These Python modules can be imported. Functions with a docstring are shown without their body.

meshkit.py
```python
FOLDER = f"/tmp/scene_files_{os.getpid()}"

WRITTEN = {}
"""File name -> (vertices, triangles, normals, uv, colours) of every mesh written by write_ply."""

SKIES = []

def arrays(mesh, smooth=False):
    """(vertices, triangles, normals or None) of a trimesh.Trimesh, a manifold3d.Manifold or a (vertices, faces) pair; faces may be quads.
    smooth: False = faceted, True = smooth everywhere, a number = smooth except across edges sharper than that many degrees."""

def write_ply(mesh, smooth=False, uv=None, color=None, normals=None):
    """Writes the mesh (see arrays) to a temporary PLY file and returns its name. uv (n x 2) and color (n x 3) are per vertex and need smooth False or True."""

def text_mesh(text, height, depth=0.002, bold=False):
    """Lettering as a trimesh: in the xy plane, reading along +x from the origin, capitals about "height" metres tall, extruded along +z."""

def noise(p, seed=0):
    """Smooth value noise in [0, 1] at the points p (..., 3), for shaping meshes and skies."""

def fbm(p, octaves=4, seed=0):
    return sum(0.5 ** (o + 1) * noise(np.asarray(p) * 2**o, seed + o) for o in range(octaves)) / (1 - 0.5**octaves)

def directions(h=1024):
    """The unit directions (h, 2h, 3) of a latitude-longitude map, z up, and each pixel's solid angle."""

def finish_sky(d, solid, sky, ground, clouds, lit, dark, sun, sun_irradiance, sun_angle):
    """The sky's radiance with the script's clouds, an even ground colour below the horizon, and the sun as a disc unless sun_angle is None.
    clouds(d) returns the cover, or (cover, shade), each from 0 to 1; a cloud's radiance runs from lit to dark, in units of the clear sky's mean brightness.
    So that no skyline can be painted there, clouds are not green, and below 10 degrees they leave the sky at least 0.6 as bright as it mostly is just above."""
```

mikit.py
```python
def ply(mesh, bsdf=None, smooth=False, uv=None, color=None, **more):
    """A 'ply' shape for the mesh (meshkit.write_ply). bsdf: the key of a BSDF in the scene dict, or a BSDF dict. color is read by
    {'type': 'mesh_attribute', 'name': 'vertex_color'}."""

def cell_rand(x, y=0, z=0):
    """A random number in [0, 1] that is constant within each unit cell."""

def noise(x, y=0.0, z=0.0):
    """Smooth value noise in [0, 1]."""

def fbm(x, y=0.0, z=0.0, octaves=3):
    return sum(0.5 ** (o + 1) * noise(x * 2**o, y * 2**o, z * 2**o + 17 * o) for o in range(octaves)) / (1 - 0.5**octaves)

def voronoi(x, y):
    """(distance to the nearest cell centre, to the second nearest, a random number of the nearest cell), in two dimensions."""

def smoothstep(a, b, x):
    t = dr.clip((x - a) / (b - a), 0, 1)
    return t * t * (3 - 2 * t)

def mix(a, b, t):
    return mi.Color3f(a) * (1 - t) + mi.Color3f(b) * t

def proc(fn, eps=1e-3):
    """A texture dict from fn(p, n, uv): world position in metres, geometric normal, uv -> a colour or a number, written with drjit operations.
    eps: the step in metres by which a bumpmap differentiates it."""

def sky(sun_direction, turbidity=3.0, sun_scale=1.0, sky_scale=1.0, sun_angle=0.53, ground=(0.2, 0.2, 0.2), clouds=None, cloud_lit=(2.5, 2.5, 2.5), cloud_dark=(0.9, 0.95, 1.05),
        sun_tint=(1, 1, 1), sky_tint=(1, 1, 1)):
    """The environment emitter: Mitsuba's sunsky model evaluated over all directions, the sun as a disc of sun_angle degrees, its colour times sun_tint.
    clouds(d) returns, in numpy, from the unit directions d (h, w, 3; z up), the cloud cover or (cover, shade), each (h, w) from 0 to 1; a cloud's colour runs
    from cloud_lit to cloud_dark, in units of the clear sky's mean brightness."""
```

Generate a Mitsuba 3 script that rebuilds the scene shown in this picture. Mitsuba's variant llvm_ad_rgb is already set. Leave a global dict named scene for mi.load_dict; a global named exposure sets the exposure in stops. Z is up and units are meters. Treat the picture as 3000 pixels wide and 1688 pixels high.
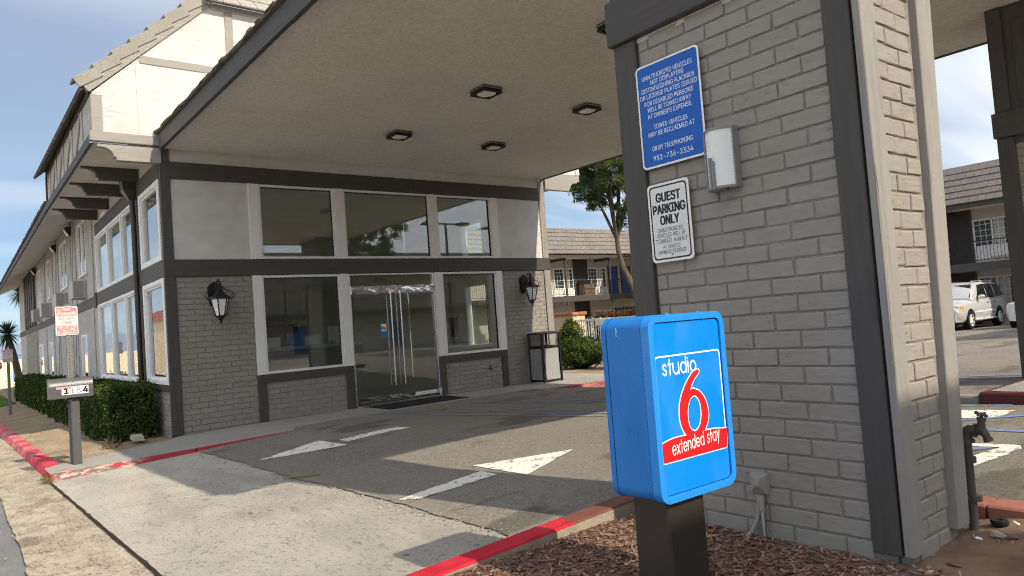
import math, random
import numpy as np, trimesh, mitsuba as mi, drjit as dr
import mikit, meshkit
from mikit import proc, noise, fbm, voronoi, cell_rand, smoothstep, mix
from shapely.geometry import Polygon, LineString, Point, box as sbox
from shapely import affinity, union_all

T = mi.ScalarTransform4f
scene, labels = {}, {}
rng = np.random.default_rng(7)

# ------------------------------------------------------------------ camera, sky, exposure
CAM = np.array([14.2434, -3.2804, 1.5629])
YAW, PITCH, ROLL = math.radians(51.6605), math.radians(2.7054), math.radians(-4.2455)
FWD = np.array([-math.sin(YAW)*math.cos(PITCH), math.cos(YAW)*math.cos(PITCH), math.sin(PITCH)])
R0 = np.cross(FWD, [0, 0, 1.0]); R0 /= np.linalg.norm(R0)
U0 = np.cross(R0, FWD)
UPV = -math.sin(ROLL)*R0 + math.cos(ROLL)*U0
scene['camera'] = {'type': 'perspective', 'fov': 70.2647, 'fov_axis': 'x', 'near_clip': 0.05, 'far_clip': 30000.0,
                   'to_world': T().look_at(origin=CAM.tolist(), target=(CAM+FWD).tolist(), up=UPV.tolist())}
SUN = (1.30, 0.17, 1.0)


def clouds(d):
    h = np.maximum(d[..., 2], 0.02)
    p = np.stack([d[..., 0]/(h+0.18), d[..., 1]/(h+0.18), h*0], -1)
    streak = meshkit.fbm(p*np.array([3.4, 0.8, 1])+3.1, 5, seed=3)
    soft = meshkit.fbm(p*np.array([0.5, 0.8, 1])+9.0, 4, seed=11)
    az = np.degrees(np.arctan2(d[..., 1], -d[..., 0]))          # 0 = along the street, 90 = into the lot, about 173 = the sun
    psi = np.abs((az-172.6+180) % 360-180)
    veil = np.clip((150-psi)/85, 0, 1)                           # thin bright veil on the sun's side of the sky, streaks on the other
    cover = np.clip((streak-0.46)*5.0, 0, 1)*0.45+np.clip((soft-0.43)*2.2, 0, 0.4)
    cover = np.clip(cover*(0.55+0.45*veil)+0.66*veil**1.15+0.02+0.24*np.clip((h-.25)*2, 0, 1), 0, 0.97)
    shade = np.clip((soft-0.42)*1.6, 0, 0.6)
    return cover, shade


scene['sky'] = mikit.sky(SUN, turbidity=3.0, clouds=clouds, sun_tint=(.96, 1.03, 1.14), sky_tint=(.88, .98, 1.08), cloud_lit=(3.8, 3.88, 4.0), cloud_dark=(2.4, 2.52, 2.8), ground=(.25, .23, .2))
exposure = 1.8

# ------------------------------------------------------------------ keys, labels


def numbered(key):
    if key not in scene and key not in labels:
        return key
    n = 1
    while f'{key}_{n:03d}' in scene or f'{key}_{n:03d}' in labels:
        n += 1
    return f'{key}_{n:03d}'


USED = {}


def numkey(key):
    """next free number of a key (fast for long runs of pieces)"""
    n = USED.get(key, 0)
    USED[key] = n+1
    return key if n == 0 else f'{key}_{n:03d}'


def thing(name, label, cat, group=None, kind=None):
    k = numkey(name)
    labels[k] = {'label': label, 'category': cat}
    if group: labels[k]['group'] = group
    if kind: labels[k]['kind'] = kind
    return k


def obj(name, mesh, mat, parent=None, smooth=False, label=None, kind=None, **more):
    key = numkey((parent+'__' if parent else '')+name)
    scene[key] = mesh if isinstance(mesh, dict) else mikit.ply(mesh, mat, smooth=smooth, **more)
    if label or kind:
        labels[key] = {k: v for k, v in (('label', label), ('kind', kind)) if v}
    return key


def sub(parent, name):
    """the key of a part that is made of sub-parts only"""
    return numkey(parent+'__'+name)


def struct(name, mesh, mat, label, cat, smooth=False):
    k = obj(name, mesh, mat, smooth=smooth)
    labels[k] = {'label': label, 'category': cat, 'kind': 'structure'}
    return k


def place(plydict, m):
    return {**plydict, 'to_world': T(np.asarray(m, float).tolist())}


# ------------------------------------------------------------------ mesh helpers
FB = np.array([[0, 1, 3, 2], [4, 6, 7, 5], [0, 4, 5, 1], [2, 3, 7, 6], [0, 2, 6, 4], [1, 5, 7, 3]])


def bx(x0, x1, y0, y1, z0, z1):
    v = np.array([[x, y, z] for x in (x0, x1) for y in (y0, y1) for z in (z0, z1)], float)
    f = np.vstack([FB[:, [0, 1, 2]], FB[:, [0, 2, 3]]])
    return trimesh.Trimesh(v, f, process=False)


def cb(x0, x1, y0, y1, z0, z1, c=0.004):
    """a box with chamfered edges"""
    lo = np.minimum([x0, y0, z0], [x1, y1, z1]); hi = np.maximum([x0, y0, z0], [x1, y1, z1])
    c = min(c, *((hi-lo)*0.35))
    pts = []
    for ax in range(3):
        for s in np.ndindex(2, 2, 2):
            p = np.where(s, hi, lo).astype(float)
            for k in range(3):
                if k != ax: p[k] += c if s[k] == 0 else -c
            pts.append(p)
    return trimesh.convex.convex_hull(np.array(pts))


def cat(*ms):
    ms = [m for a in ms for m in (a if isinstance(a, (list, tuple)) else [a])]
    return trimesh.util.concatenate(ms)


def tube(pts, r, n=10, caps=True):
    pts = np.asarray(pts, float); r = np.broadcast_to(np.asarray(r, float), (len(pts),))
    tan = np.gradient(pts, axis=0); tan /= np.linalg.norm(tan, axis=1, keepdims=True)+1e-12
    ref = np.array([0, 0, 1.0]) if abs(tan[0][2]) < 0.9 else np.array([1.0, 0, 0])
    V = []
    for p, t, q in zip(pts, tan, r):
        a = ref-t*(ref@t); a /= np.linalg.norm(a); ref = a
        b = np.cross(t, a)
        ang = np.arange(n)*2*np.pi/n
        V.append(p+q*(np.cos(ang)[:, None]*a+np.sin(ang)[:, None]*b))
    V = np.vstack(V); F = []
    for i in range(len(pts)-1):
        for k in range(n):
            a, b = i*n+k, i*n+(k+1) % n
            F += [[a, b, b+n], [a, b+n, a+n]]
    if caps:
        V = np.vstack([V, pts[0], pts[-1]]); m = len(V)-2; e = (len(pts)-1)*n
        for k in range(n):
            F += [[m, (k+1) % n, k], [m+1, e+k, e+(k+1) % n]]
    return trimesh.Trimesh(V, F, process=False)


def lathe(prof, n=20, at=(0, 0, 0)):
    m = trimesh.creation.revolve(np.asarray(prof, float), sections=n)
    m.apply_translation(at)
    return m


def extr(poly, h):
    ps = getattr(poly, 'geoms', [poly])
    return cat([trimesh.creation.extrude_polygon(g, h, engine='earcut') for g in ps if g.area > 1e-9])


def frame_m(o, ex, ey):
    """4x4: local x -> ex, y -> ey, z -> ex x ey"""
    ex, ey = np.asarray(ex, float), np.asarray(ey, float)
    m = np.eye(4); m[:3, 0], m[:3, 1], m[:3, 2], m[:3, 3] = ex, ey, np.cross(ex, ey), o
    return m


def tf(m, M):
    m = m.copy(); m.apply_transform(M)
    return m


def rotz(deg, at=(0, 0, 0)):
    return trimesh.transformations.rotation_matrix(math.radians(deg), [0, 0, 1], at)


RL = rotz(-0.9)                                                # the street front stands 0.9 degrees off square


def L(m): return tf(m, RL)


def Lb(u0, u1, w0, w1, z0, z1, c=0.004):
    """a box on the street front: u along the wall from the corner, w out towards the street"""
    return L(cb(-u1, -u0, -w1, -w0, z0, z1, c))


def ngrid(f, xs, ys, jitter=0):
    """a sheet over the grid xs, ys with heights f(x, y)"""
    X, Y = np.meshgrid(xs, ys, indexing='ij')
    Z = f(X, Y)
    V = np.stack([X, Y, Z], -1).reshape(-1, 3); n = len(ys)
    i = (np.arange(len(xs)-1)[:, None]*n+np.arange(n-1)).ravel()
    F = np.vstack([np.stack([i, i+n, i+n+1], 1), np.stack([i, i+n+1, i+1], 1)])
    return trimesh.Trimesh(V, F, process=False)


def drape(poly, f, step=0.25):
    """a flat polygon laid on the surface f: cut into cells, then lifted"""
    out = []
    x0, y0, x1, y1 = poly.bounds
    for a in np.arange(math.floor(x0/step)*step, x1, step):
        for b in np.arange(math.floor(y0/step)*step, y1, step):
            q = poly.intersection(sbox(a, b, a+step, b+step))
            for g in getattr(q, 'geoms', [q]):
                if g.geom_type == 'Polygon' and g.area > 1e-7:
                    v, fc = trimesh.creation.triangulate_polygon(g, engine='earcut')
                    out.append((v, fc))
    V, F, n = [], [], 0
    for v, fc in out:
        V.append(v); F.append(fc+n); n += len(v)
    V = np.vstack(V); F = np.vstack(F)
    z = f(V[:, 0], V[:, 1])
    m = trimesh.Trimesh(np.column_stack([V, z]), F, process=False)
    m.merge_vertices()
    if m.face_normals[:, 2].mean() < 0: m.invert()
    return m


def ragged(pts, amp=0.02, step=0.06, seed=1):
    """points along a polyline with an uneven edge"""
    ln = LineString(pts); s = np.arange(0, ln.length, step)
    q = np.array([ln.interpolate(t).coords[0] for t in s]+[pts[-1]])
    nz = meshkit.fbm(np.column_stack([q*6, np.zeros(len(q))]), 3, seed)-.5
    d = np.gradient(q, axis=0); d /= np.linalg.norm(d, axis=1, keepdims=True)+1e-9
    return q+np.column_stack([-d[:, 1], d[:, 0]])*(nz*2*amp)[:, None]


def leaves(centres, normals, size, aspect=0.5, seed=0, fold=0.25):
    """leaf blades as two folded triangles each"""
    r = np.random.default_rng(seed); n = len(centres)
    size = np.broadcast_to(size, (n,))[:, None]
    a = r.normal(size=(n, 3)); a -= normals*np.sum(a*normals, 1, keepdims=True); a /= np.linalg.norm(a, axis=1, keepdims=True)
    b = np.cross(normals, a)
    tip, root = centres+a*size*.5, centres-a*size*.5
    l, q = centres+b*size*aspect*.5+normals*size*fold*.4, centres-b*size*aspect*.5+normals*size*fold*.4
    V = np.stack([root, q, tip, l], 1).reshape(-1, 3)
    i = np.arange(n)[:, None]*4
    F = np.vstack([i+[0, 1, 2], i+[0, 2, 3]])
    return trimesh.Trimesh(V, F, process=False)


def ss(a, b, x):
    t = np.clip((x-a)/(b-a), 0, 1)
    return t*t*(3-2*t)


def g(x, y):
    """height of the ground: the drive climbs from the street and rises along it"""
    x = np.asarray(x, float); y = np.asarray(y, float)
    sx = .027*np.clip(x-1.94, 0, 14)+.017*np.clip(x-1.94, -40, 0)*(1-ss(-.5, 4, y))
    yy = np.clip(y, -2.15, 45)
    h = np.where(yy < 1.93, .0515*(yy-1.93), .006*(np.minimum(yy, 8)-1.93)-.0074*np.clip(yy-8, 0, 27))
    return sx+h-.10*ss(6.8, 8.7, y)*(1-ss(3, 7, x))*(1-ss(12, 18, y))


# ------------------------------------------------------------------ materials
def mat(key, d, two=True):
    scene[key] = {'type': 'twosided', 'bsdf': d} if two else d


def rgb(c): return {'type': 'rgb', 'value': [float(v) for v in c]}


def plain(key, c, rough=0.6, spec=0.4, metal=0.0, **kw):
    mat(key, {'type': 'principled', 'base_color': rgb(c), 'roughness': rough, 'specular': spec, 'metallic': metal, **kw})


def bumpy(key, colour, height, scale=1.0, rough=0.8, spec=0.3, eps=1e-3, **kw):
    inner = {'type': 'principled', 'base_color': proc(colour) if callable(colour) else rgb(colour), 'roughness': rough, 'specular': spec, **kw}
    mat(key, {'type': 'bumpmap', 'arbitrary': proc(height, eps), 'scale': scale, 'bsdf': inner})


bumpy('m_brick', lambda p, n, uv: mix((.235, .220, .198), (.338, .319, .288), .55*fbm(p.x*2.3, p.y*2.3, p.z*5.1, 4)+.45*fbm(p.x*17, p.y*17, p.z*44, 3))*(1-.18*smoothstep(.74, .80, fbm(p.x*24, p.y*24, p.z*40, 3))),
      lambda p, n, uv: .0036*fbm(p.x*38, p.y*38, p.z*95, 3)+.0026*fbm(p.x*9, p.y*9, p.z*60, 2)-.003*smoothstep(.74, .80, fbm(p.x*24, p.y*24, p.z*40, 3)), rough=.75)
bumpy('m_mortar', lambda p, n, uv: mix((.15, .142, .131), (.31, .296, .27), noise(p.x*140, p.y*140, p.z*140)),
      lambda p, n, uv: .004*fbm(p.x*130, p.y*130, p.z*130, 2), rough=.95, spec=.1)


def stucco_h(p, n, uv):
    a = fbm(p.x*13, p.y*13, p.z*13, 4)
    r = 1-dr.abs(2*fbm(p.x*9+4, p.y*9, p.z*9, 3)-1)
    m = smoothstep(.38, .62, fbm(p.x*1.6+7, p.y*1.6, p.z*1.6, 3))
    return .005*a+.010*m*smoothstep(.86, 1.0, r)+.005*smoothstep(.5, .58, fbm(p.x*27, p.y*27, p.z*27, 3))


bumpy('m_stucco', lambda p, n, uv: mix((.56, .555, .54), (.69, .685, .67), fbm(p.x*5, p.y*5, p.z*5, 4)), stucco_h, rough=.9, spec=.15, eps=2e-3)


bumpy('m_stucco_grey', lambda p, n, uv: mix((.37, .365, .36), (.48, .475, .465), fbm(p.x*5, p.y*5, p.z*5, 4)), stucco_h, rough=.9, spec=.15, eps=2e-3)


def soffit_h(p, n, uv):
    r = 1-dr.abs(2*fbm(p.x*20, p.y*34, p.z*8, 3)-1)
    return .0035*fbm(p.x*45, p.y*45, p.z*22, 3)-.008*smoothstep(.93, 1.0, r)


bumpy('m_soffit', lambda p, n, uv: mix((.60, .57, .525), (.76, .73, .68), smoothstep(.25, .75, .35*fbm(p.x*.8, p.y*.8, p.z, 3)+.65*fbm(p.x*26, p.y*40, p.z*9, 4))), soffit_h, rough=.95, spec=.1, eps=2e-3)
bumpy('m_trim_up', lambda p, n, uv: mix((.062, .058, .055), (.086, .081, .077), fbm(p.x*60, p.y*60, p.z*2.5, 3)),
      lambda p, n, uv: .0018*fbm(p.x*120, p.y*120, p.z*4, 3)-.003*smoothstep(.74, .80, fbm(p.x*45, p.y*45, p.z*1.3, 2)), rough=.55)
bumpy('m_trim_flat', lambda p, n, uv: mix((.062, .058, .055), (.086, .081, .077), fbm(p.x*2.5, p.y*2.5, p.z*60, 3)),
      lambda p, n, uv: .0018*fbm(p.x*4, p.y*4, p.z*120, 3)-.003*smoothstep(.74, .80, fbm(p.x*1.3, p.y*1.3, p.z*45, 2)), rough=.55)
bumpy('m_trim_grey', lambda p, n, uv: mix((.27, .26, .24), (.36, .345, .32), fbm(p.x*3, p.y*3, p.z*50, 3)),
      lambda p, n, uv: .002*fbm(p.x*5, p.y*5, p.z*110, 3)-.003*smoothstep(.66, .74, fbm(p.x*1.6, p.y*1.6, p.z*40, 2)), rough=.7)
bumpy('m_post_grey', lambda p, n, uv: mix((.25, .243, .225), (.31, .30, .28), fbm(p.x*40, p.y*40, p.z*2.0, 3)),
      lambda p, n, uv: .0018*fbm(p.x*110, p.y*110, p.z*3, 3)-.005*smoothstep(.70, .75, fbm(p.x*50, p.y*50, p.z*1.1, 2)), rough=.6)
plain('m_white_trim', (.76, .76, .75), .5)
plain('m_white', (.74, .74, .73), .45)
plain('m_vinyl', (.74, .75, .75), .4)
plain('m_box_grey', (.115, .12, .125), .42, .5, .35)
plain('m_dull_steel', (.22, .225, .23), .5, .5, .5)
plain('m_dark', (.02, .02, .022), .5)
plain('m_black_metal', (.012, .012, .014), .38, .5)
plain('m_bin_panel', (.33, .335, .34), .45, .4)
plain('m_bin_hole', (.22, .225, .23), .6, .3)
plain('m_bronze', (.035, .030, .026), .42, .5)
plain('m_grey_metal', (.22, .225, .225), .4, .5)
mat('m_chrome', {'type': 'bumpmap', 'arbitrary': proc(lambda p, n, uv: .012*fbm(p.x*4, p.y*4, p.z*9, 3), 2e-3), 'scale': 1.0, 'bsdf': {'type': 'roughconductor', 'material': 'Al', 'alpha': .03}})
mat('m_steel', {'type': 'roughconductor', 'material': 'Cr', 'alpha': .14})
mat('m_galv', {'type': 'roughconductor', 'material': 'Al', 'alpha': .32, 'specular_reflectance': proc(lambda p, n, uv: mix((.38, .39, .41), (.58, .59, .61), fbm(p.x*30, p.y*30, p.z*18, 3)))})
scene['m_glass'] = {'type': 'thindielectric', 'int_ior': 2.05, 'specular_transmittance': rgb((.66, .76, .70))}
scene['m_glass_clear'] = {'type': 'thindielectric', 'int_ior': 1.52, 'specular_transmittance': rgb((.9, .93, .92))}
plain('m_far_glass', (.035, .06, .055), .06, .7)
bumpy('m_blue_face', lambda p, n, uv: mix((.002, .240, .92), (.022, .265, .95), smoothstep(.35, .7, fbm(p.x*9, p.y*9, p.z*4, 5))), lambda p, n, uv: .0004*fbm(p.x*6, p.y*6, p.z*6, 2), rough=.32, spec=.3)
plain('m_blue_seam', (.003, .045, .15), .6, .2)
bumpy('m_blue_side', lambda p, n, uv: mix((.008, .185, .60), (.018, .208, .63), smoothstep(.3, .7, fbm(p.x*14, p.y*14, p.z*3, 5)))*(1-.14*smoothstep(.74, .80, fbm(p.x*70, p.y*70, p.z*10, 3))), lambda p, n, uv: .0008*fbm(p.x*5, p.y*5, p.z*5, 2), rough=.4, spec=.4)
plain('m_blue_rim', (.02, .27, .80), .3, .5)
plain('m_blue_sign', (.008, .105, .48), .4, .4)
plain('m_red', (.74, .012, .02), .25, .5)
plain('m_letter_white', (.82, .83, .82), .35, .4)
plain('m_letter_black', (.012, .012, .014), .4, .4)
plain('m_sign_back', (.35, .36, .36), .5)
bumpy('m_faded_white', lambda p, n, uv: mix((.62, .56, .55), (.74, .70, .69), fbm(p.x*20, p.y*20, p.z*20, 3)), lambda p, n, uv: .0005*noise(p.x*90, p.y*90, p.z*90))
bumpy('m_faded_red', lambda p, n, uv: mix((.50, .16, .17), (.62, .42, .42), smoothstep(.45, .62, fbm(p.x*26, p.y*26, p.z*26, 4))), lambda p, n, uv: .0005*noise(p.x*90, p.y*90, p.z*90))
bumpy('m_asphalt', lambda p, n, uv: mix(mix((.085, .078, .070), (.255, .234, .205), noise(p.x*85, p.y*85, 0)), mix((.14, .128, .112), (.24, .22, .193), noise(p.x*60, p.y*60, 2)), smoothstep(.35, .65, fbm(p.x*.7, p.y*.7, 3, 4)))
      * (1-.38*smoothstep(.58, .72, fbm(p.x*1.7+9, p.y*1.1, 0, 4))),
      lambda p, n, uv: .004*noise(p.x*95, p.y*95, 0)+.003*fbm(p.x*30, p.y*30, 0, 2), rough=.9, spec=.2)
bumpy('m_street', lambda p, n, uv: mix((.10, .103, .105), (.20, .203, .203), .6*noise(p.x*70, p.y*70, 0)+.4*fbm(p.x*2, p.y*2, 0, 4)), lambda p, n, uv: .006*noise(p.x*70, p.y*70, 0), rough=.9, spec=.2)
bumpy('m_apron', lambda p, n, uv: mix(mix((.235, .225, .198), (.345, .328, .290), smoothstep(.2, .8, fbm(p.x*1.5, p.y*3.4, 0, 6))), mix((.24, .228, .20), (.42, .395, .345), noise(p.x*85, p.y*85, 0)), .45)
      * (1-.42*smoothstep(.80, .84, fbm(p.x*7+3, p.y*16, 4, 3))) * (1-.13*smoothstep(.50, .68, fbm(p.x*.8, p.y*2.2+7, 0, 5)))*(1-.25*smoothstep(.62, .72, fbm(p.x*21+1, p.y*46, 8, 3))),
      lambda p, n, uv: .0022*fbm(p.x*60, p.y*60, 0, 3), rough=.9, spec=.2)
bumpy('m_walk', lambda p, n, uv: mix((.20, .195, .18), (.285, .275, .252), .6*fbm(p.x*1.5, p.y*1.5, 0, 4)+.4*noise(p.x*60, p.y*60, 0)),
      lambda p, n, uv: .0015*fbm(p.x*70, p.y*70, 0, 3), rough=.9, spec=.2)


def gutter_c(p, n, uv):
    d1, d2, w = voronoi(p.x*26, p.y*26)
    c = mix((.27, .235, .185), (.43, .385, .315), .35*w+.65*fbm(p.x*9, p.y*9, 0, 3))*(1-.55*smoothstep(.05, .22, .30-(d2-d1))*smoothstep(.45, .55, fbm(p.x*5, p.y*7, 3, 3)))
    c = c*(1-.35*smoothstep(.56, .74, fbm(p.x*22, p.y*44, 5, 3)))
    return mix(c, mi.Color3f(.10, .085, .065), smoothstep(.60, .70, fbm(p.x*1.3, p.y*2.6, 1, 4))*.45)


bumpy('m_gutter', gutter_c, lambda p, n, uv: .016*fbm(p.x*24, p.y*38, 0, 3)+.006*noise(p.x*80, p.y*80, 0), rough=.95, spec=.15, eps=2e-3)
bumpy('m_earth', lambda p, n, uv: mix((.15, .115, .078), (.29, .235, .165), fbm(p.x*1.8, p.y*1.8, 0, 5)), lambda p, n, uv: .006*fbm(p.x*22, p.y*22, 0, 4), rough=1, spec=.05, eps=2e-3)
bumpy('m_soil', lambda p, n, uv: mix((.10, .066, .048), (.23, .155, .11), fbm(p.x*9, p.y*9, 0, 5)), lambda p, n, uv: .010*fbm(p.x*30, p.y*30, 0, 4), rough=1, spec=.05, eps=2e-3)


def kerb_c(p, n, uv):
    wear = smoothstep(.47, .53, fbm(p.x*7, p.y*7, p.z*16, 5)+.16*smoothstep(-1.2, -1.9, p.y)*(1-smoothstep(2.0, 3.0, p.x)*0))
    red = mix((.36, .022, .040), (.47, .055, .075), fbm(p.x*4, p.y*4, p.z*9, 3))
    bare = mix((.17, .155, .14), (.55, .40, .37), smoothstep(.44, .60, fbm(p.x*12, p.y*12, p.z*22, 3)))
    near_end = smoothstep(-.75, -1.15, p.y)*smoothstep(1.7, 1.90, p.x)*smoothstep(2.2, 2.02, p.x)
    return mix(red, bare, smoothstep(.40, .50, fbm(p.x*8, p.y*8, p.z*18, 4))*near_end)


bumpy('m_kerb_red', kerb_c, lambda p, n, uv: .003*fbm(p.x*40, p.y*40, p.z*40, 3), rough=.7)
bumpy('m_kerb_pink', lambda p, n, uv: mix((.34, .050, .068), (.47, .17, .17), smoothstep(.38, .66, fbm(p.x*3, p.y*3, p.z*6, 4))), lambda p, n, uv: .003*fbm(p.x*40, p.y*40, p.z*40, 3), rough=.8)
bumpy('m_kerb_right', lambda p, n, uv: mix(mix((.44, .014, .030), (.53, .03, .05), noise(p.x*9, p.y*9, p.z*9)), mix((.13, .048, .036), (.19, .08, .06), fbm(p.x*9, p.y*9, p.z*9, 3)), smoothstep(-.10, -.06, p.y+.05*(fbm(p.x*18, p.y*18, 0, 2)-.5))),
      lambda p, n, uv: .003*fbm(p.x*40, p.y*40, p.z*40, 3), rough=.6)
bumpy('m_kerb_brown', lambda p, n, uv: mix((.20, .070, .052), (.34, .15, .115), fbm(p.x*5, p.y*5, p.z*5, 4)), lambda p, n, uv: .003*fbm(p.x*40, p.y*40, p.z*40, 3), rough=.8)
plain('m_kerb_maroon', (.085, .014, .020), .6)
bumpy('m_kerb_bare', lambda p, n, uv: mix((.24, .215, .165), (.40, .36, .285), fbm(p.x*9, p.y*9, p.z*9, 4)), lambda p, n, uv: .004*fbm(p.x*50, p.y*50, p.z*50, 3), rough=.95)
bumpy('m_tile', lambda p, n, uv: mix((.24, .228, .205), (.35, .335, .302), fbm(p.x*3.1, p.y*3.1, p.z*3.1, 4)), lambda p, n, uv: .0012*fbm(p.x*25, p.y*25, p.z*25, 3), rough=.85)
bumpy('m_tile_edge', lambda p, n, uv: mix((.05, .05, .042), (.20, .19, .165), fbm(p.x*11, p.y*11, p.z*20, 4)), lambda p, n, uv: .012*fbm(p.x*16, p.y*16, p.z*40, 3), rough=.95)
bumpy('m_far_tile', lambda p, n, uv: mix((.15, .137, .128), (.225, .205, .19), fbm(p.x*1.5, p.y*1.5, p.z*3, 4)), lambda p, n, uv: .003*fbm(p.x*20, p.y*20, p.z*20, 2), rough=.9)


def worn(key, c, lo, hi, sc=9.0, und='m_asphalt'):
    """road paint worn through to the asphalt"""
    scene[key] = {'type': 'blendbsdf', 'weight': proc(lambda p, n, uv: smoothstep(lo, hi, .6*fbm(p.x*sc, p.y*sc, 0, 5)+.4*fbm(p.x*sc*4, p.y*sc*2.2, 3, 3))),
                  'a': {'type': 'twosided', 'bsdf': {'type': 'principled', 'base_color': rgb(c), 'roughness': .75, 'specular': .2}},
                  'b': {'type': 'twosided', 'bsdf': {'type': 'principled', 'base_color': rgb((.17, .156, .137)), 'roughness': .9, 'specular': .2}}}


worn('m_paint_white', (.66, .64, .60), .58, .68, 13)
worn('m_paint_blue', (.15, .24, .46), .52, .64, 10)
worn('m_paint_faint', (.19, .215, .28), .50, .66, 10)
plain('m_chalk', (.46, .44, .38), .9, .1)
for i, c in enumerate([(.205, .118, .085), (.135, .082, .064), (.27, .175, .13), (.34, .25, .20)]):
    plain(f'm_chip_{i}', c, .9, .1)
plain('m_stone', (.36, .32, .28), .9, .1)


def leafmat(key, c, tr=.35):
    scene[key] = {'type': 'principledthin', 'base_color': rgb(c), 'roughness': .45, 'diff_trans': tr, 'spec_trans': 0.0, 'eta': 1.4}


leafmat('m_leaf_dark', (.045, .075, .028)); leafmat('m_leaf_mid', (.075, .115, .034)); leafmat('m_leaf_lime', (.16, .20, .05))
leafmat('m_pine', (.085, .118, .045)); leafmat('m_pine_sunlit', (.175, .19, .062)); leafmat('m_yucca', (.045, .075, .035)); leafmat('m_rust_leaf', (.15, .070, .032))
leafmat('m_dry', (.26, .20, .09))
plain('m_core', (.012, .016, .008), 1, 0)
plain('m_joint', (.035, .03, .025), 1, 0)
bumpy('m_bark', lambda p, n, uv: mix((.06, .047, .038), (.135, .11, .09), fbm(p.x*9, p.y*9, p.z*3, 3)), lambda p, n, uv: .012*fbm(p.x*22, p.y*22, p.z*7, 3), rough=.95, eps=2e-3)
plain('m_room', (.68, .66, .61), .9, .1)
plain('m_room_dark', (.055, .052, .048), .9, .1)
plain('m_room_floor', (.30, .295, .28), .35, .4)
plain('m_counter', (.42, .41, .38), .5)
plain('m_counter_front', (.22, .20, .175), .6)
plain('m_blind', (.70, .71, .71), .6, .2)
plain('m_box_paint', (.30, .285, .26), .6)
plain('m_ac', (.44, .43, .41), .6)
plain('m_far_wall', (.52, .47, .41), .9, .1)
plain('m_far_dark', (.060, .056, .056), .8, .2)
plain('m_far_door', (.012, .055, .26), .5)
plain('m_silver', (.60, .61, .62), .28, .6, .35, clearcoat=.8, clearcoat_gloss=.9)
plain('m_car_white', (.70, .71, .71), .3, .5, 0., clearcoat=.8)
plain('m_car_glass', (.012, .014, .017), .05, .7)
plain('m_tyre', (.018, .018, .019), .85, .2)
plain('m_lens', (.62, .60, .50), .2, .6)
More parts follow.
